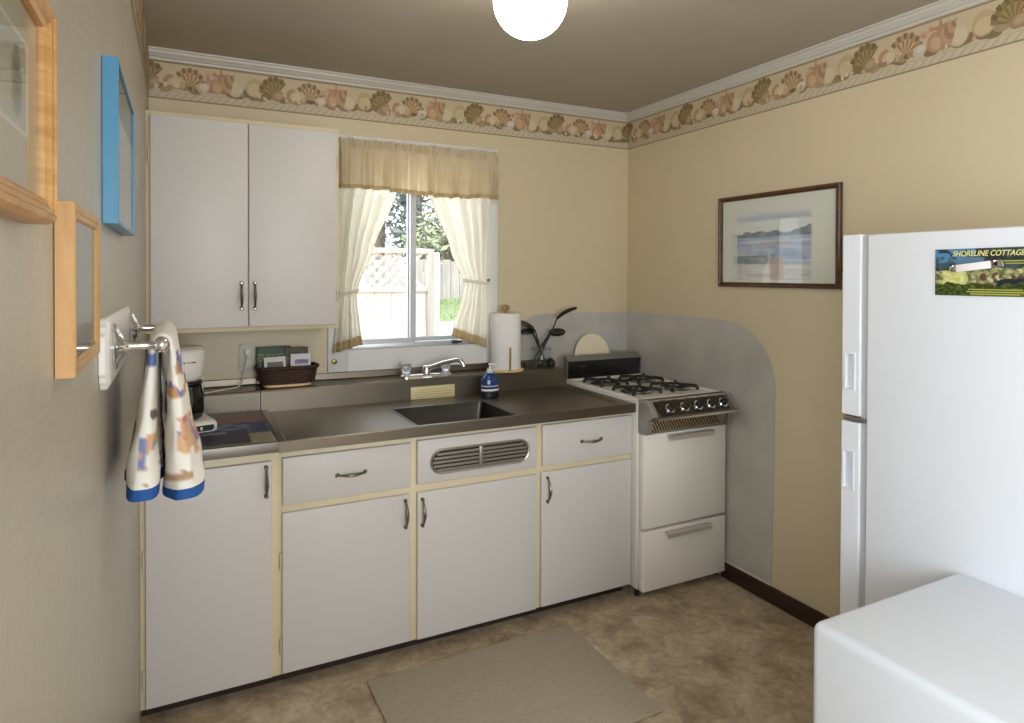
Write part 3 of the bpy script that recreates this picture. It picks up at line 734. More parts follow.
# watercolour on the right wall; a runs towards the camera
def PR(a, z, d): return (W - d, -a, z)
A0, A1, PZ0, PZ1 = .772, 1.452, 1.460, 1.902
pc = thing('framed_picture', 'framed pale watercolour seascape in thin dark wood frame on the right wall', 'picture', (W, -1.11, 1.68))
b = MB(); frame_rings(b, PR, A0, A1, PZ0, PZ1, ((0, .002), (0, .018), (.004, .023), (.012, .024), (.018, .018), (.022, .016), (.022, .006)))
b.build('frame', m_walnut, pc, angle=20)
def sea(u, v):
    c = (244, 238, 226)  # paper tone raised to carry the reflection on the glass
    iu, iv = (u - .15) / .65, (v - .22) / .60
    if -.06 < iu < 1.02 and -.3 < iv < 1.05:
        n = nz(u * 4, v * 26); n2 = nz(u * 14, v * 30, 2)
        if iv > .5:
            c = mixc((240, 236, 228), (176, 184, 206), max(0, .55 * math.exp(-((iv - .90) / .07) ** 2) + n * .35 - .05))
        hill = .60 + .09 * max(0, nz(u * 9, 3) + .25) * (1.6 if iu < .3 else .9) + (.10 * max(0, (iu - .78) * 4) if iu > .78 else 0)
        if .53 < iv < hill: c = mixc((112, 122, 132), (150, 158, 158), .5 + n2)
        if iv < .53: c = mixc((218, 218, 226), (158, 168, 202), .5 + .9 * n + .4 * n2)
        if .36 < iv < .44 and .35 < iu < .75: c = mixc(c, (196, 172, 168), .6)
        if .0 < iv < .16 and iu < .55: c = mixc((122, 132, 140), (178, 180, 190), iu * 1.6 + n2)
        if iv < .0: c = mixc((244, 236, 224), (206, 198, 198), .35 + n)
        if -.3 < iv < .12 and .46 < iu < .66: c = mixc(c, (226, 182, 152), .55)
        if iu < 0 or iu > 1: c = mixc(c, (244, 238, 226), .75)
    return c
painted('art_print', m_print, lambda u, v: PR(A0 + .022 + (A1 - A0 - .044) * u, PZ0 + .022 + (PZ1 - PZ0 - .044) * v, .008), 90, 70, sea, pc)
b = MB(); b.box(W - .0125, W - .0105, -(A1 - .021), -(A0 + .021), PZ0 + .021, PZ1 - .021); b.build('glass', m_glass, pc)
# left-wall pictures
def PL(a, z, d): return wl(d, a, z)
def oakpic(name, label, a0, a1, z0, z1, prof, m, artfn, inset, glass=True, flush=.006):
    t = thing(name, label, 'picture', wl(0, (a0 + a1) / 2, (z0 + z1) / 2))
    b = MB(); frame_rings(b, PL, a0, a1, z0, z1, prof); b.build('frame', m, t, angle=20)
    painted('art_print', m_print, lambda u, v: PL(a0 + inset - .002 + (a1 - a0 - 2 * inset + .004) * u, z0 + inset - .002 + (z1 - z0 - 2 * inset + .004) * v, flush), 60, 50, artfn, t)
    if glass:
        b = MB(); q = [(a0 + inset - .001, z0 + inset - .001), (a1 - inset + .001, z0 + inset - .001), (a1 - inset + .001, z1 - inset + .001), (a0 + inset - .001, z1 - inset + .001)]
        b.prism(q, lambda a, z, d: PL(a, z, d), flush + .0015, flush + .0025); b.build('glass', m_glass, t)
    return t
def print_a(u, v):
    if .16 < u < .87 and .30 < v < .82:
        if u > .845 or u < .185 or v < .335 or v > .785: return (236, 228, 214)
        c = (192, 184, 170)
        e = ((u - .72) / .07) ** 2 + ((v - .55) / .19) ** 2
        if e < 1: c = mixc((112, 104, 100), (164, 156, 148), e + .5 * nz(u * 20, v * 20))
        return tuple(k + 14 * nz(u * 25, v * 25, 4) for k in c)
    return (196, 182, 156)
oakpic('oak_picture', 'golden oak framed print with wide mat, highest and nearest on the left wall', -2.835, -2.526, 1.561, 1.752,
       ((0, .001), (0, .018), (.003, .0245), (.007, .026), (.009, .024), (.013, .0235), (.016, .0205), (.018, .021), (.021, .019), (.021, .012)), m_oak, print_a, .021, flush=.013)
def print_reflect_b(u, v):  # greys stand in for what the frame's glass reflects
    c = mixc((186, 184, 178), (158, 152, 142), v * .6)
    if v < .35: c = mixc((140, 134, 124), c, v / .35 + .4 * nz(u * 6, v * 12))
    return c
oakpic('oak_picture', 'small deep light oak frame low on the left wall, beside the towel rack', -2.375, -2.128, 1.401, 1.597,
       ((0, .001), (0, .018), (.002, .020), (.009, .020), (.011, .0185), (.016, .0182), (.018, .0165), (.018, .013)), m_oak_small, print_reflect_b, .018, flush=.0135)
def print_reflect_c(u, v):  # dark top band paints the ceiling and wall reflected in the glass
    if v > .70: return mixc((120, 122, 120), (140, 138, 130), nz(u * 4, v * 4) + .5)
    return mixc((224, 221, 213), (204, 204, 198), .5 + .7 * nz(u * 5, v * 7))
oakpic('blue_picture', 'bright blue deep framed picture hanging above the towel rack on the left wall', -1.885, -1.445, 1.606, 1.902,
       ((0, .001), (0, .0245), (.0015, .026), (.006, .026), (.007, .0255), (.007, .022)), m_blue, print_reflect_c, .007, flush=.0205)

# ------------------------------------------------------------------ TOWEL RACK AND TOWEL
tr = thing('towel_rack', 'chrome towel rack on a white scalloped board mounted on the left wall', 'towel rack', wl(0, -1.67, 1.38))
def scallop(a0, a1, z0, z1, s):
    q = []
    for (ca, cz, sa, sz) in ((a1, z1, -1, -1), (a0, z1, 1, -1), (a0, z0, 1, 1), (a1, z0, -1, 1)):
        c_ = [(ca, cz + sz * s * 1.5), (ca + sa * s * .35, cz + sz * s * 1.2), (ca + sa * s * .5, cz + sz * s * .75), (ca + sa * s * .85, cz + sz * s * .55), (ca + sa * s * 1.1, cz + sz * s * .2), (ca + sa * s * 1.5, cz)]
        q += c_ if (sa * sz) > 0 else c_[::-1]
    return q
pa0, pa1, pz0, pz1 = -1.955, -1.405, 1.316, 1.440
b = MB(); b.rings([[PL(a, z, d) for a, z in scallop(pa0 + i, pa1 - i, pz0 + i, pz1 - i, .020)] for i, d in ((0, .001), (0, .010), (.003, .012), (.009, .0155), (.012, .016))])
b.build('backboard', m_white, tr, angle=25)
BZ, BO = 1.386, .092
for a in (-1.880, -1.455):
    b = MB(); c = Vector(PL(a, BZ, .016)); ax = Vector((1, -TL, 0)).normalized()
    n = 32; rs = []
    for r, h in ((.033, 0), (.034, .004), (.029, .008), (.023, .010), (.017, .015), (.010, .017)):
        rs.append([c + ax * h + (Vector((TL, 1, 0)).normalized() * math.cos(2 * PI * k / n) * .8 + Vector((0, 0, 1)) * math.sin(2 * PI * k / n) * 1.15) * r * (1 + (.07 * math.cos(8 * 2 * PI * k / n) if r > .016 else 0)) for k in range(n)])
    b.rings(rs); b.build('rosette', m_chrome, tr, angle=50)
    b = MB(); L_ = BO - .016
    b.lathe([(.010, .007), (.0125, .011), (.0085, .014), (.012, .018), (.0095, .023), (.008, .028), (.0088, .040), (.007, .052), (.0065, L_ - .015), (.009, L_ - .010)], c, ax, 18)
    b.sphere(Vector(PL(a, BZ, BO)), .0145, 18); b.build('post', m_chrome, tr, angle=50)
b = MB(); b.cyl(PL(-1.88, BZ, BO), PL(-1.455, BZ, BO), .006, seg=14); b.build('bar', m_chrome, tr)
# towel folded over the bar
tw = thing('kitchen_towel', 'white printed kitchen towel with blue hem hung over the towel rack bar', 'towel', PL(-1.67, BZ, BO))
def towel_path():
    P_ = []                                            # (offset from bar centre, z, half thickness, y0, y1)
    P_ += [(-.033, 1.100, .0325), (-.033, 1.114, .032), (-.032, 1.155, .029), (-.030, 1.19, .024), (-.026, 1.24, .018), (-.022, 1.29, .0145), (-.018, 1.34, .011), (-.0165, 1.37, .0088)]
    for k in range(1, 8):
        a = PI - PI * k / 8; P_.append((.0148 * math.cos(a), BZ + .0148 * math.sin(a), .0085))
    P_ += [(.0175, 1.37, .0095), (.020, 1.34, .012), (.024, 1.29, .0165), (.027, 1.24, .020), (.030, 1.19, .025), (.034, 1.155, .030), (.037, 1.12, .034), (.038, 1.088, .0348)]
    return P_
def towel_pt(path, i, th, seg):
    o, z, h = path[i]
    p0 = path[max(i - 1, 0)]; p1 = path[min(i + 1, len(path) - 1)]
    d = Vector((p1[0] - p0[0], 0, p1[1] - p0[1])).normalized(); nrm = Vector((d.z, 0, -d.x))   # thickness direction
    drop = max(0, BZ - z)
    half = .178 + .012 * (drop / .28); yc = -1.672
    c, s = math.cos(th), math.sin(th)
    e = 2 / 3.2
    ty = math.copysign(abs(c) ** e, c) * half; tn = math.copysign(abs(s) ** e, s) * h
    fold = 1 + (.16 * min(1, drop / .15)) * math.sin(ty * 48 + (1 if o > 0 else 3)) * abs(s)
    edge = .0025 * math.sin(5 * th + i * .4) * min(1, drop * 3)
    x = TL * (yc + ty) + BO + o + nrm.x * tn * fold + edge
    return (x, yc + ty, z + nrm.z * tn * fold + .004 * math.sin(ty * 30 + o * 60) * (drop > .24))
def towel_col(i, th, n):
    o, z, _ = TP[i]; h = (BZ - z) / .285                # 0 at the bar .. 1 at the hem
    right = o > 0
    p = Vector(towel_pt(TP, i, th, n)); q = (p.y + 1.85) * 9; w_ = nz(q * 1.6 + p.x * 60, z * 34, 5.); v = nz(q * .9 + p.x * 34, z * 20, 2.)
    c = (240, 236, 228)
    big = (.50 < h < .80) if right else (.58 < h < .82)
    if big and v > -.16:
        c = (216, 168, 138)
        if w_ > .22: c = (128, 140, 186)
        elif w_ < -.20: c = (216, 184, 134)
        elif v > .22: c = (196, 128, 112)
    elif right and .12 < h < .38 and v > .02: c = (206, 156, 104) if w_ > -.05 else (118, 132, 184)
    elif .06 < h < .15 and v > .0: c = (104, 118, 176)
    elif not right and abs(h - .47) < .025 and w_ > .05: c = (110, 104, 98)
    elif .84 < h < .93 and v > .30: c = (186, 150, 120)
    return c
# densify the path
raw = towel_path(); TP = []
for p, q in zip(raw[:-1], raw[1:]):
    n = max(1, int(math.hypot(q[0] - p[0], q[1] - p[1]) / .006))
    for k in range(n):
        t = k / n; TP.append(tuple(p[j] + (q[j] - p[j]) * t for j in range(3)))
TP.append(raw[-1])
def towel_mesh(i0, i1, name, m, colfn, grow=0.0):
    seg = 48; vs = []; cols = []; fs = []
    org = ORG[tw.name]
    for i in range(i0, i1 + 1):
        for k in range(seg):
            th = 2 * PI * k / seg; p = Vector(towel_pt(TP, i, th, seg))
            if grow:
                ctr = Vector((BO + TP[i][0], -1.672, p.z)); d = p - ctr; p = p + d.normalized() * grow
            vs.append(tuple(p - org)); cols.append([lin(v) for v in colfn(i, th, seg)] + [1.])
    n = i1 - i0
    for j in range(n):
        for k in range(seg):
            a, b_ = j * seg + k, j * seg + (k + 1) % seg; fs.append((a, b_, b_ + seg, a + seg))
    fs.append(tuple(range(seg))[::-1]); fs.append(tuple(n * seg + k for k in range(seg)))
    me = bpy.data.meshes.new(name); me.from_pydata(vs, [], fs)
    at = me.color_attributes.new('Col', 'FLOAT_COLOR', 'POINT')
    for k, c in enumerate(cols): at.data[k].color = c
    for p in me.polygons: p.use_smooth = True
    me.set_sharp_from_angle(angle=60 * DT)
    me.materials.append(m); o = bpy.data.objects.new(name, me); COL.objects.link(o); o.parent = tw; ORG[o.name] = org
    bmx = bmesh.new(); bmx.from_mesh(me); bmesh.ops.recalc_face_normals(bmx, faces=bmx.faces); bmx.to_mesh(me); bmx.free()
    return o
i_l = next(i for i, p in enumerate(TP) if p[1] > 1.114); i_r = len(TP) - 1 - next(i for i, p in enumerate(TP[::-1]) if p[1] > 1.104)
towel_mesh(i_l, i_r, 'cloth', m_clothprint, towel_col)
m_hemblue = mat('blue_hem_cloth', (30, 86, 158), .85, bump=.2, bscale=300)
towel_mesh(0, i_l, 'hem', m_hemblue, lambda i, t, n: (30, 86, 158), .0009)
towel_mesh(i_r, len(TP) - 1, 'hem', m_hemblue, lambda i, t, n: (30, 86, 158), .0009)

# ------------------------------------------------------------------ REFRIGERATOR
FX = 1.93
fr = thing('refrigerator', 'white two door refrigerator standing sideways against the right wall', 'refrigerator', (2.245, -2.26, 0))
b = MB(); b.box(FX, 2.55, -2.60, -1.997, .045, 1.638, bev=.006, seg=3); b.build('cabinet_body', m_fridge, fr)
b = MB(); b.box(FX + .008, 2.545, -1.997, -1.976, .06, 1.628); b.build('door_gasket', m_gasket, fr)
def fdoor(name, z0, z1, pz0, pz1, py0, py1):
    y0, y1, x1 = -1.976, -1.917, 2.552; dp = .018
    b = MB(); ys_ = [y0, py0, py1, y1]; zs_ = [z0, pz0, pz1, z1]
    G = [[b.bm.verts.new((FX, y, z)) for y in ys_] for z in zs_]; Bk = [[b.bm.verts.new((x1, y, z)) for y in (y0, y1)] for z in (z0, z1)]
    for j in range(3):
        for i in range(3):
            if not (i == 1 and j == 1): b._f([G[j][i], G[j][i + 1], G[j + 1][i + 1], G[j + 1][i]])
    b._f([Bk[0][0], Bk[0][1], Bk[1][1], Bk[1][0]])
    b._f(G[0] + [Bk[0][1], Bk[0][0]]); b._f(G[3] + [Bk[1][1], Bk[1][0]])
    b._f([G[j][0] for j in range(4)] + [Bk[1][0], Bk[0][0]]); b._f([G[j][3] for j in range(4)] + [Bk[1][1], Bk[0][1]])
    inn = [b.bm.verts.new((FX + dp, y, z)) for z in (pz0 + .004, pz1 - .004) for y in (py0 + .003, py1 - .003)]
    ring = [G[1][1], G[1][2], G[2][2], G[2][1]]; rin = [inn[0], inn[1], inn[3], inn[2]]
    for k in range(4): b._f([ring[k], ring[(k + 1) % 4], rin[(k + 1) % 4], rin[k]])
    b._f(rin)
    o = b.build(name, m_fridge, fr, bevel=.0025)
    b = MB()
    for yy in (py0 - .004, py1):
        b.box(FX - .003, FX + .001, yy, yy + .004, pz0 - .004, pz1 + .004)
    b.box(FX - .003, FX + .001, py0, py1, pz1, pz1 + .004); b.box(FX - .003, FX + .001, py0, py1, pz0 - .004, pz0)
    b.build('handle', m_fridge, o)
fdoor('freezer_door', 1.096, 1.640, 1.176, 1.281, -1.958, -1.931)
fdoor('lower_door', .075, 1.076, .874, .985, -1.957, -1.927)
b = MB(); b.box(FX - .002, FX + .05, -1.994, -1.925, 1.079, 1.093, bev=.003); b.cyl((FX + .012, -1.95, 1.076), (FX + .012, -1.95, 1.097), .006, seg=10); b.build('middle_bracket', mat('bracket_metal', (150, 146, 138), .4, .8), fr)
b = MB()
for x in (FX + .05, 2.5):
    for y in (-2.55, -2.03): b.cyl((x, y, 0), (x, y, .046), .02, seg=12)
b.box(FX + .02, 2.53, -1.996, -1.97, .012, .058); b.build('base_grille', m_plastic_k, fr)
# printed leaflet on the side of the refrigerator
lf = thing('leaflet', 'printed green cottage leaflet held by a clip on the refrigerator side', 'leaflet', (FX, -2.30, 1.526))
LA0, LA1, LZ0, LZ1 = 2.192, 2.412, 1.466, 1.587
def leafpic(u, v):
    u, v = u + .05 * nz(u * 9, v * 9, 11), v + .07 * nz(u * 8, v * 8, 12)
    n = nz(u * 7, v * 7); n2 = nz(u * 22, v * 18, 3)
    c = mixc((34, 46, 24), (58, 70, 34), .5 + n2)
    if v > .52: c = mixc((44, 52, 44), (70, 84, 86), .5 + n)
    if v > .70 and u < .45 and nz(u * 6, v * 5, 8) > -.1: c = (84, 132, 176)
    if .62 < v < .78 and .2 < u < .55: c = (92, 126, 150)
    if u < .25 and .55 < v < .82 and n2 < .1: c = (70, 92, 100)
    if .26 < v < .56: c = mixc((196, 192, 142), (96, 98, 60), .5 + n2 * 1.3)
    if .26 < v < .54 and .08 < u < .36: c = mixc((190, 196, 96), (222, 214, 168), .5 + n2)
    if .30 < v < .46 and .5 < u < .95 and nz(u * 16, v * 9, 1) > .0: c = (92, 66, 52)
    if .18 < v < .36 and u > .66: c = (30, 44, 52)
    if v < .26: c = mixc((38, 46, 22), (96, 108, 44), .5 + n2)
    if v < .14 and u > .4: c = mixc(c, (110, 118, 40), .6)
    return c
painted('sheet', m_glossprint, lambda u, v: (FX - .0022 - .002 * math.sin(u * 3), -(LA0 + (LA1 - LA0) * u), LZ0 + (LZ1 - LZ0) * v + .001 * u), 90, 56, leafpic, lf, solid=.0006)
m_ink = mat('pale_yellow_ink', (232, 226, 150), .5)
tm = text_mesh('SHORELINE COTTAGES', .0195, .25)
xs_ = [v.co.x for v in tm.vertices]; wtx = max(xs_) - min(xs_)
for v in tm.vertices:
    x, y, z = v.co; v.co = Vector((-.0058 - z, -(.045 + x * (.172 / wtx)), .102 + y)) + Vector((FX, -LA0, LZ0)) - ORG[lf.name]
tm.materials.append(m_ink); o = bpy.data.objects.new('heading', tm); COL.objects.link(o); o.parent = lf
b = MB()
for k, (u0, u1, v0) in enumerate(((.38, .93, .13), (.36, .95, .08), (.40, .90, .035), (.70, .99, .72), (.76, .99, .67))):
    b = MB(); b.box(FX - .0052, FX - .0046, -(LA0 + (LA1 - LA0) * u1), -(LA0 + (LA1 - LA0) * u0), LZ0 + .121 * v0, LZ0 + .121 * v0 + .0028); b.build('print_line', mat('olive_ink', (170, 172, 84), .5), lf)
cl = thing('magnetic_clip', 'silver magnetic clip with a blank white strip holding the cottage leaflet', 'clip', (FX - .004, -2.285, 1.5405))
cl.rotation_euler = (7 * DT, 0, 0); local(cl); cl.rotation_euler = (-7 * DT, 0, 0)
b = MB(); b.box(-.010, -.003, -.045, .036, -.0095, .0095, bev=.002); b.build('white_strip', m_paper, cl)
b = MB(); b.box(-.0085, -.003, -.072, -.045, -.009, .009, bev=.003); b.cyl((-.0085, -.058, 0), (-.0105, -.058, 0), .004, seg=12, mi=1); b.build('clip_end', [m_chrome, m_black], cl)
b = MB(); b.box(-.0085, -.003, .036, .052, -.008, .009, bev=.003); b.build('clip_end', m_chrome, cl)

# white box appliance in the foreground
b = MB(); b.box(1.372, 1.926, -2.93, -2.252, 0.0, .752, bev=.022, seg=5)
o = b.build('kitchen_appliance', mat('white_smooth_enamel', (222, 226, 233), .4, bump=.02, bscale=30), origin=(1.65, -2.6, 0))
tag(o, 'white box shaped appliance with rounded edges in the right foreground', 'appliance')

# ------------------------------------------------------------------ RUG
b = MB(); b.box(-.437, .437, -.312, .312, 0, .010, bev=.004)
m_rug = mat('woven_rug', (182, 170, 148), .95, bump=.9, bscale=160, var=.12, vscale=60, stretch=(1, 4, 1))
o = b.build('floor_rug', m_rug, origin=(0, 0, 0)); o.location = (1.176, -1.168, .001); o.rotation_euler = (0, 0, .6 * DT)
tag(o, 'flat beige woven rug on the floor in front of the sink cabinet', 'rug')

# ------------------------------------------------------------------ COFFEE MAKER
cm = local(thing('coffee_maker', 'white drip coffee maker with black carafe on the left countertop', 'coffee maker', (.128, -.405, .9158), rotz=13 * DT))
m_cmw = mat('white_appliance_plastic', (232, 229, 222), .35)
m_carafe = mat('dark_carafe_glass', (26, 22, 20), .08, spec=.7)
b = MB(); b.rings([rrect(-.098 + i, .098 - i, -.135 + i * 1.4, .122 - i, z, .03) for i, z in ((.002, 0), (0, .004), (0, .026), (.006, .036), (.012, .040))]); b.build('base', m_cmw, cm, angle=50)
b = MB(); b.prism([(-.070, .005), (.070, .005), (.080, .012), (.078, .027), (-.078, .027), (-.080, .012)], lambda a, c_, d_: (a, -.1352 - d_, c_), 0, .0016); pn = b.build('control_panel', m_plastic_k, cm)
for x in (.008, .034):
    b = MB(); b.box(x - .004, x + .004, -.1392, -.1366, .010, .022, bev=.001); b.build('button', m_cmw, pn)
b = MB(); b.rings([rrect(-.092, .092, .045, .118, z, .015) for z in (.036, .306)]); b.build('column', m_cmw, cm, angle=50)
b = MB(); b.lathe([(.040, .186), (.056, .190), (.066, .206), (.072, .240), (.074, .270), (.074, .290)], (0, -.030, 0), seg=32)
b.rings([rrect(-.073, .073, -.030, .118, z, .015) for z in (.270, .303)]); hd = b.build('brew_head', m_cmw, cm, angle=50)
b = MB(); b.lathe([(.0735, .2905), (.0745, .296), (.071, .304), (.060, .309), (0, .311)], (0, -.030, 0), seg=32); b.build('lid', m_cmw, hd, angle=50)
b = MB(); 
for k, (x0, x1) in enumerate(((-.022, -.012), (-.006, .001), (.006, .024))): b.box(x0, x1, -.1060, -.1030, .262, .266)
b.build('maker_mark', m_plastic_k, hd)
b = MB(); b.lathe([(.058, .172), (.064, .176), (.064, .186), (.05, .188)], (0, -.030, 0), seg=28); b.build('basket_ring', m_plastic_k, cm)
b = MB(); b.lathe([(.050, .041), (.062, .048), (.068, .075), (.068, .115), (.064, .145), (.060, .160), (.060, .170)], (0, -.036, 0), seg=32); cf = b.build('carafe', m_carafe, cm, angle=60)
b = MB(); b.tube([(-.035, -.085, .150), (-.060, -.118, .155), (-.068, -.130, .130), (-.066, -.128, .085), (-.056, -.112, .062)], [.009, .010, .010, .009, .007], 8); b.build('carafe_handle', m_plastic_k, cf)
# outlet with plug and cord
ol = thing('wall_outlet', 'white electrical outlet plate on the back wall under the wall cabinet', 'outlet', (.396, 0, 1.127))
b = MB(); b.box(.360, .432, -.006, -.0005, 1.062, 1.192, bev=.003); b.build('cover_plate', mat('outlet_plastic', (214, 208, 192), .4), ol)
for z in (1.158, 1.098):
    b = MB(); b.lathe([(.017, 0), (.017, .002), (.015, .003)], (.396, -.006, z), (0, -1, 0), 18); so = b.build('socket', m_cmw, ol)
    b = MB(); b.box(.389, .391, -.0095, -.0085, z - .004, z + .006); b.box(.401, .403, -.0095, -.0085, z - .004, z + .006); b.build('slot', m_black, so)
b = MB(); b.box(.384, .408, -.036, -.0075, 1.140, 1.170, bev=.005)
pg = b.build('power_cord', m_cmw, origin=(.396, -.01, 1.15)); tag(pg, 'white plug and cord running from the wall outlet down to the steel ledge', 'power cord')
b = MB(); b.tube([(.396, -.034, 1.142), (.392, -.045, 1.115), (.382, -.05, 1.06), (.368, -.055, 1.015), (.352, -.07, 1.0045), (.30, -.11, 1.0042), (.24, -.15, 1.0042), (.215, -.168, 1.0042)], .0033, 8); b.build('cable', m_cmw, pg)

# ------------------------------------------------------------------ BASKET OF BROCHURES
bk = thing('wicker_basket', 'dark brown wicker basket of brochures on the steel ledge left of the window', 'basket', (.562, -.100, 1.0))
m_wick = mat('dark_wicker', (62, 38, 26), .55, var=.2, vscale=40)
def bloop(hx, hy, z, n=40, wob=0.0, ph=0.): return [(.562 + hx * math.copysign(abs(math.cos(t)) ** .55, math.cos(t)), -.092 + hy * math.copysign(abs(math.sin(t)) ** .55, math.sin(t)), z) for t in [2 * PI * k / n for k in range(n)]]
b = MB(); b.rings([bloop(.112, .048, 1.014), bloop(.120, .054, 1.03), bloop(.134, .062, 1.085), bloop(.131, .059, 1.085), bloop(.115, .049, 1.03), bloop(.105, .042, 1.020)], 0, True, True)
b.build('basket_wall', m_wick, bk, angle=60)
for k in range(6):
    z = 1.022 + k * .0115; f = k / 6; ph = (k % 2) * PI
    b = MB(); n = 56; hx, hy = .119 + .014 * f, .053 + .008 * f
    b.tube([(.562 + (hx + .0025 * math.sin(28 * t + ph)) * math.copysign(abs(math.cos(t)) ** .55, math.cos(t)), -.092 + (hy + .0025 * math.sin(28 * t + ph)) * math.copysign(abs(math.sin(t)) ** .55, math.sin(t)), z) for t in [2 * PI * j / n for j in range(n + 1)]], .005, 6); b.build('weave_strand', m_wick, bk)
b = MB(); lp = bloop(.136, .064, 1.089, 40); b.tube(lp + lp[:1], .0075, 8); b.build('rim', m_wick, bk)
b = MB(); b.rings([bloop(.100, .054, 1.0004), bloop(.106, .060, 1.004), bloop(.104, .058, 1.0135)], 0); b.build('base', m_beech, bk, angle=50)
def brochure(name, label, x0, x1, z0, z1, y, lean, fn, rot=0.0):
    def P(u, v):
        a = u * (x1 - x0); h = v * (z1 - z0)
        return (x0 + a * math.cos(rot) - h * math.sin(rot) , y + h * lean, z0 + a * math.sin(rot) + h * math.cos(rot))
    o = painted(name, m_print, P, 30, 40, fn, origin=((x0 + x1) / 2, y, z0), solid=.003)
    tag(o, label, 'brochure', 'brochures in the wicker basket')
def br_green(u, v):
    c = mixc((26, 58, 40), (38, 76, 50), .5 + nz(u * 6, v * 6))
    if .55 < v < .80 and nz(u * 14, v * 30, 3) > .05: c = (140, 148, 84)
    if .36 < v < .50 and nz(u * 16, v * 34, 6) > .1: c = (112, 136, 100)
    return c
def br_brown(u, v):
    c = mixc((58, 40, 14), (88, 66, 22), .5 + nz(u * 6, v * 6))
    if .5 < v < .72 and nz(u * 16, v * 20, 3) > .0: c = (150, 140, 92)
    return c
def br_w1(u, v):
    if .52 < v < .80 and .15 < u < .88: return mixc((120, 118, 90), (76, 74, 70), .5 + nz(u * 7, v * 20))
    return (226, 222, 218)
def br_w2(u, v):
    if (.62 < v < .80 and .2 < u < .9) or (.34 < v < .46 and .2 < u < .86):
        return (108, 104, 140) if nz(u * 18, v * 12, 2) > -.15 else (188, 184, 196)
    return (232, 228, 230)
brochure('brochure', 'tall dark green brochure at the back left of the wicker basket', .434, .585, 1.024, 1.178, -.060, .10, br_green)
brochure('brochure', 'dark brown and olive brochure behind the right white card in basket', .555, .660, 1.024, 1.172, -.068, .08, br_brown)
brochure('brochure', 'white card with small landscape picture at front left of wicker basket', .462, .556, 1.026, 1.135, -.112, .12, br_w1, .03)
brochure('brochure', 'white card with purple printing at front right of wicker basket', .573, .664, 1.026, 1.146, -.112, .12, br_w2, -.02)

# ------------------------------------------------------------------ FAUCET, STICKER, SOAP
fc = thing('kitchen_faucet', 'chrome kitchen faucet with two clear knobs on the steel ledge', 'faucet', (1.22, -.13, 1.0))
b = MB(); b.rings([rrect(1.09 + i, 1.355 - i, -.168 + i, -.110 - i, z, .025 - i) for i, z in ((0, 1.0003), (0, 1.012), (.004, 1.018), (.010, 1.020))]); b.build('base_plate', m_chrome, fc, angle=50)
m_acr = mat('clear_acrylic', (236, 240, 244), .06, trans=.7, spec=.7)
for x in (1.118, 1.326):
    b = MB(); b.lathe([(.022, 1.019), (.020, 1.028), (.013, 1.034)], (x, -.138, 0), seg=20); kn = b.build('valve_base', m_chrome, fc)
    b = MB(); n = 24; rs = []
    for r, z in ((.016, 1.034), (.024, 1.042), (.026, 1.056), (.023, 1.072), (.014, 1.078)):
        rs.append([(x + r * (1 + .07 * math.cos(8 * t)) * math.cos(t), -.138 + r * (1 + .07 * math.cos(8 * t)) * math.sin(t), z) for t in [2 * PI * k / n for k in range(n)]])
    b.rings(rs); b.build('knob', m_acr, kn, angle=50)
b = MB(); b.lathe([(.020, 1.019), (.019, 1.045), (.016, 1.056), (.012, 1.060)], (1.222, -.138, 0), seg=20)
b.tube([(1.222, -.138, 1.040), (1.245, -.150, 1.052), (1.30, -.182, 1.074), (1.352, -.214, 1.088), (1.372, -.226, 1.086), (1.382, -.232, 1.070), (1.384, -.233, 1.056)], [.013, .012, .0105, .0105, .012, .012, .012], 12); b.build('spout', m_chrome, fc, angle=50)
b = MB(); b.box(1.127, 1.358, -.1826, -.1811, .893, .963, bev=.0004); sg = b.build('notice_plate', mat('cream_label', (226, 214, 160), .45), origin=(1.24, -.181, .928))
tag(sg, 'cream coloured notice label on the front of the steel ledge under the faucet', 'label')
b = MB()
for k, (a, c_) in enumerate(((.04, .19), (.02, .21), (.02, .21), (.03, .20))):
    x = 1.127 + a
    while x < 1.127 + c_:
        w_ = random.uniform(.008, .018); b.box(x, min(x + w_, 1.127 + c_), -.1832, -.1824, .943 - k * .0115, .9455 - k * .0115); x += w_ + .004
b.build('printed_lines', mat('tan_ink', (168, 150, 96), .6), sg)
sp = thing('soap_dispenser', 'blue pump bottle of dish soap at the back right of the sink', 'soap bottle', (1.507, -.282, .902))
m_soap = mat('blue_soap', (44, 78, 140), .1, trans=.25)
b = MB(); b.lathe([(.030, .0), (.038, .004), (.040, .020), (.0405, .055), (.040, .085), (.034, .102), (.022, .113), (.015, .118), (.014, .124)], (1.507, -.282, .902), seg=28, sx=1.12, sy=.80); bt = b.build('bottle', m_soap, sp, angle=60)
b = MB(); b.lathe([(.0408, .004), (.0412, .024), (.0414, .034)], (1.507, -.282, .902), seg=28, sx=1.12, sy=.81, cap=False); b.build('dark_label', mat('navy_label', (18, 22, 30), .4), bt)
b = MB(); b.lathe([(.0415, .034), (.0415, .044)], (1.507, -.282, .902), seg=28, sx=1.12, sy=.81, cap=False); b.lathe([(.0412, .056), (.0410, .060)], (1.507, -.282, .902), seg=28, sx=1.12, sy=.81, cap=False); b.build('white_band', m_paper, bt)
b = MB(); b.lathe([(.016, .122), (.016, .136), (.011, .139), (.005, .140), (.005, .160), (.010, .161), (.010, .168), (.004, .170)], (1.507, -.282, .902), seg=16)
b.tube([(1.507, -.282, 1.067), (1.525, -.292, 1.067), (1.540, -.300, 1.063)], [.005, .0045, .0035], 8); b.build('pump', mat('clear_white_plastic', (222, 224, 226), .25), sp)

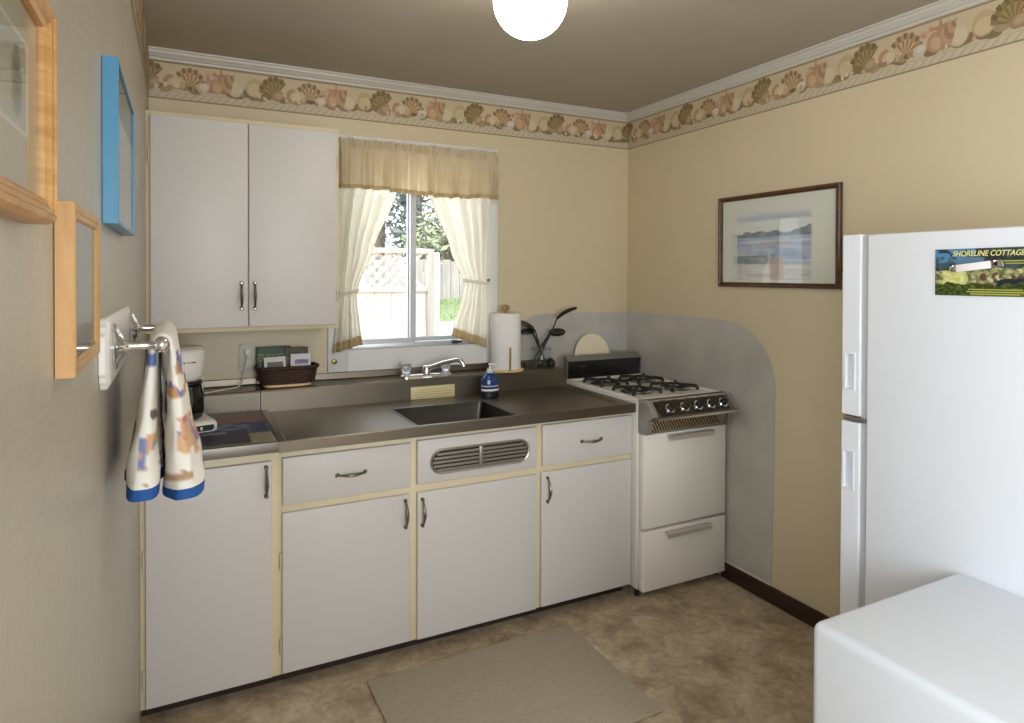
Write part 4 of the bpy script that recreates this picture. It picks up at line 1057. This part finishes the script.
# ------------------------------------------------------------------ PAPER TOWELS, UTENSILS
pt = thing('paper_towel_stand', 'wooden paper towel stand with round knob on the ledge right of the window', 'paper towel holder', (1.683, -.102, 1.0))
px, py = 1.683, -.102
b = MB(); b.lathe([(.098, .0004), (.100, .004), (.098, .011), (.094, .013), (0, .013)], (px, py, 1.0), seg=40); b.build('base', m_beech, pt, angle=50)
b = MB(); b.lathe([(.008, .012), (.008, .315), (.010, .318), (.012, .322), (.022, .332), (.024, .340), (.018, .350), (.0, .353)], (px, py, 1.0), seg=20); b.build('post', wood_mat('knob_wood', (150, 124, 66), (176, 146, 84), .4), pt, angle=50)
b = MB(); b.cyl((1.667, -.192, 1.012), (1.667, -.192, 1.128), .0055, seg=10); b.sphere((1.667, -.192, 1.128), .0058, 8); b.build('side_dowel', MATS['knob_wood'], pt)
b = MB(); b.lathe([(.020, .0135), (.082, .0135), (.083, .016), (.083, .306), (.0815, .309), (.020, .309)], (px, py, 1.0), seg=48, cap=False); b.lathe([(.020, .0135), (.020, .309)], (px, py, 1.0), seg=24, cap=False)
o = b.build('paper_towel_roll', m_paper, origin=(px, py, 1.0135), angle=50); tag(o, 'full white roll of paper towels on the wooden stand', 'paper towels')
jr = thing('glass_jar', 'clear glass jar holding crossed black utensils on the steel ledge', 'jar', (1.908, -.092, 1.0))
b = MB(); b.lathe([(.052, .0005), (.060, .004), (.062, .02), (.060, .07), (.056, .100), (.059, .106)], (1.908, -.092, 1.0), seg=32, cap=False); b.lathe([(0, .003), (.052, .003)], (1.908, -.092, 1.0), seg=32, cap=False); b.build('jar_body', m_glass, jr, recalc=False, angle=60)
b = MB(); b.tube([(1.908 + .0595 * math.cos(t), -.092 + .0595 * math.sin(t), 1.106) for t in [2 * PI * k / 32 for k in range(33)]], .0025, 6); b.build('jar_rim', mat('clear_glass_rim', (220, 226, 226), .05, trans=.8), jr)
def utensil(name, label, pts, rad, head):
    b = MB(); b.tube(pts, rad, 8, flat=.7); o = b.build(name, m_plastic_k, origin=pts[0]); tag(o, label, 'utensil', 'black utensils in the glass jar')
    b = MB(); head(b); b.build('head', m_plastic_k, o, angle=50)
def paddle(c, ax, hw, hl, tilt, th=.006):
    def f(b):
        C_ = Vector(c); A = Vector(ax).normalized(); S = Vector((0, math.cos(tilt), math.sin(tilt))); S = (S - A * S.dot(A)).normalized(); Nn = A.cross(S)
        n = 20
        b.rings([[C_ + A * hl * k_ * math.cos(t) + S * hw * k_ * math.sin(t) + Nn * d for t in [2 * PI * j / n for j in range(n)]] for k_, d in ((.86, -th), (1, 0), (.92, th), (.5, th * .2))])
    return f
utensil('cooking_spoon', 'black spoon in glass jar with a flat dark head leaning lowest toward the paper towels', [(1.948, -.088, 1.008), (1.925, -.085, 1.06), (1.895, -.08, 1.13), (1.862, -.085, 1.192), (1.850, -.088, 1.204)], [.006, .0075, .0085, .007, .006], paddle((1.822, -.092, 1.203), (1, 0, .12), .036, .050, .25))
utensil('slotted_spoon', 'black slotted spoon in glass jar with oval head raised behind the lowest spoon', [(1.925, -.12, 1.008), (1.905, -.11, 1.08), (1.888, -.09, 1.16), (1.874, -.08, 1.215)], [.006, .007, .007, .006], paddle((1.826, -.075, 1.238), (1, 0, -.42), .030, .050, .5))
utensil('serving_ladle', 'black ladle in glass jar with round head leaning to the right', [(1.872, -.10, 1.008), (1.900, -.10, 1.07), (1.935, -.095, 1.135), (1.966, -.092, 1.180)], [.006, .008, .009, .007], paddle((2.012, -.092, 1.192), (1, 0, .10), .036, .052, .35, .009))
utensil('pasta_fork', 'tallest black utensil in glass jar, bent over to the right above the ladle', [(1.862, -.07, 1.010), (1.885, -.075, 1.06), (1.93, -.08, 1.135), (1.985, -.085, 1.205), (2.003, -.09, 1.250), (2.014, -.09, 1.273)], [.006, .007, .009, .0065, .006, .006],
        lambda b: (b.tube([(2.012, -.09, 1.270), (2.040, -.09, 1.291), (2.085, -.09, 1.312), (2.140, -.09, 1.327)], [.008, .010, .010, .006], 8, flat=1.6)))
b = MB(); b.lathe([(.020, .0004), (.026, .006), (.027, .02), (.022, .034), (.012, .040), (.010, .046), (0, .048)], (1.990, -.060, 1.0), seg=20)
tag(b.build('sugar_pot', mat('dark_brown_glaze', (46, 36, 28), .4), origin=(1.99, -.06, 1.0), angle=50), 'small dark brown lidded pot at the right end of the steel ledge', 'pot')
b = MB(); b.lathe([(.016, .0004), (.019, .005), (.018, .022), (.010, .030), (0, .032)], (1.806, -.055, 1.0), seg=18)
tag(b.build('spice_pot', MATS['dark_brown_glaze'], origin=(1.806, -.055, 1.0), angle=50), 'tiny dark pot on the ledge between the paper towels and glass jar', 'pot')
b = MB(); b.lathe([(.009, 0), (.009, .004), (.005, .006), (.005, .014), (.011, .018), (.011, .024), (0, .027)], (.790, -.018, 1.090), (0, -1, 0), 14)
tag(b.build('brass_knob', m_brass, origin=(.79, -.018, 1.09)), 'small brass knob on the white window apron right of the basket', 'knob')

# ------------------------------------------------------------------ CEILING LAMP
LX, LY, LZ, LR = 1.068, -1.500, 2.343, .112
lp = thing('ceiling_lamp', 'round glowing white glass globe lamp on the ceiling', 'lamp', (LX, LY, ZC))
m_globe = mat('lit_globe', (255, 249, 238), .3, emit=20.5)
b = MB(); b.lathe([(LR * math.sin(t), -LR * math.cos(t)) for t in [PI * .86 * k / 20 for k in range(21)]], (LX, LY, LZ), seg=32); b.build('globe', m_globe, lp, angle=60)
b = MB(); b.lathe([(.050, -.070), (.054, -.064), (.054, -.045), (.075, -.030), (.088, -.012), (.090, -.0005), (0, -.0005)], (LX, LY, ZC), seg=32); b.build('added_canopy', m_brass, lp, angle=40)  # unseen canopy, added to shade the ceiling round the globe

# ------------------------------------------------------------------ LIGHT
wd = bpy.data.worlds.new('sky'); SC.world = wd; wd.use_nodes = True
bgn = wd.node_tree.nodes['Background']; bgn.inputs['Color'].default_value = (.86, .93, 1.0, 1); bgn.inputs['Strength'].default_value = 4.0
def light(name, kind, loc, energy, color, **kw):
    l = bpy.data.lights.new(name, kind); l.energy = energy; l.color = color
    for k, v in kw.items(): setattr(l, k, v)
    o = bpy.data.objects.new(name, l); COL.objects.link(o); o.location = loc; return o
s = light('sun', 'SUN', (0, -5, 8), 9.0, (1, .95, .86), angle=.01); s.rotation_euler = Vector((.75, .62, -1.15)).to_track_quat('-Z', 'Y').to_euler()
a = light('added_door_daylight', 'AREA', (-.02, (DY0 + DY1) / 2, 1.49), 18, (.84, .92, 1), shape='RECTANGLE', size=DY1 - DY0 - .2, size_y=1.0)  # added fill lamp set in the added door
a.rotation_euler = Vector((1, 0, 0)).to_track_quat('-Z', 'Z').to_euler()

a = light('added_rear_daylight', 'AREA', ((RX0 + RX1) / 2, YR - .02, (RZ0 + RZ1) / 2), 40, (.88, .94, 1), shape='RECTANGLE', size=RX1 - RX0 - .05, size_y=RZ1 - RZ0 - .05)  # added fill lamp behind the added rear window
a.rotation_euler = Vector((0, 1, 0)).to_track_quat('-Z', 'Z').to_euler()

# ------------------------------------------------------------------ CAMERA
cam = bpy.data.cameras.new('camera'); co = bpy.data.objects.new('camera', cam); COL.objects.link(co); SC.camera = co
f, cx, cy = 651.0718, 508.5389, 281.1273
cam.sensor_fit = 'HORIZONTAL'; cam.sensor_width = 36.0; cam.lens = f / 1024 * 36
cam.shift_x = (512 - cx) / 1024; cam.shift_y = (cy - 361.5) / 1024; cam.clip_start = .02
yw, ptc, rl = 26.6878 * DT, -.6085 * DT, .1864 * DT
fw = Vector((math.sin(yw) * math.cos(ptc), math.cos(yw) * math.cos(ptc), math.sin(ptc)))
rt = Vector((math.cos(yw), -math.sin(yw), 0)); up = rt.cross(fw)
r2 = rt * math.cos(rl) + up * math.sin(rl); u2 = -rt * math.sin(rl) + up * math.cos(rl)
M = Matrix(((r2.x, u2.x, -fw.x), (r2.y, u2.y, -fw.y), (r2.z, u2.z, -fw.z))).to_4x4()
M.translation = Vector((.1251, -3.236, 1.5178)); co.matrix_world = M

SC.view_settings.view_transform = 'Standard'; SC.view_settings.look = 'None'
SC.view_settings.gamma = 1.0; SC.view_settings.use_curve_mapping = False; SC.view_settings.exposure = 0.0
try: SC.cycles.use_denoising = True
except Exception: pass
SC.cycles.max_bounces = 8; SC.cycles.transparent_max_bounces = 16; SC.cycles.caustics_reflective = False; SC.cycles.caustics_refractive = False
SC.cycles.sample_clamp_indirect = 6.0
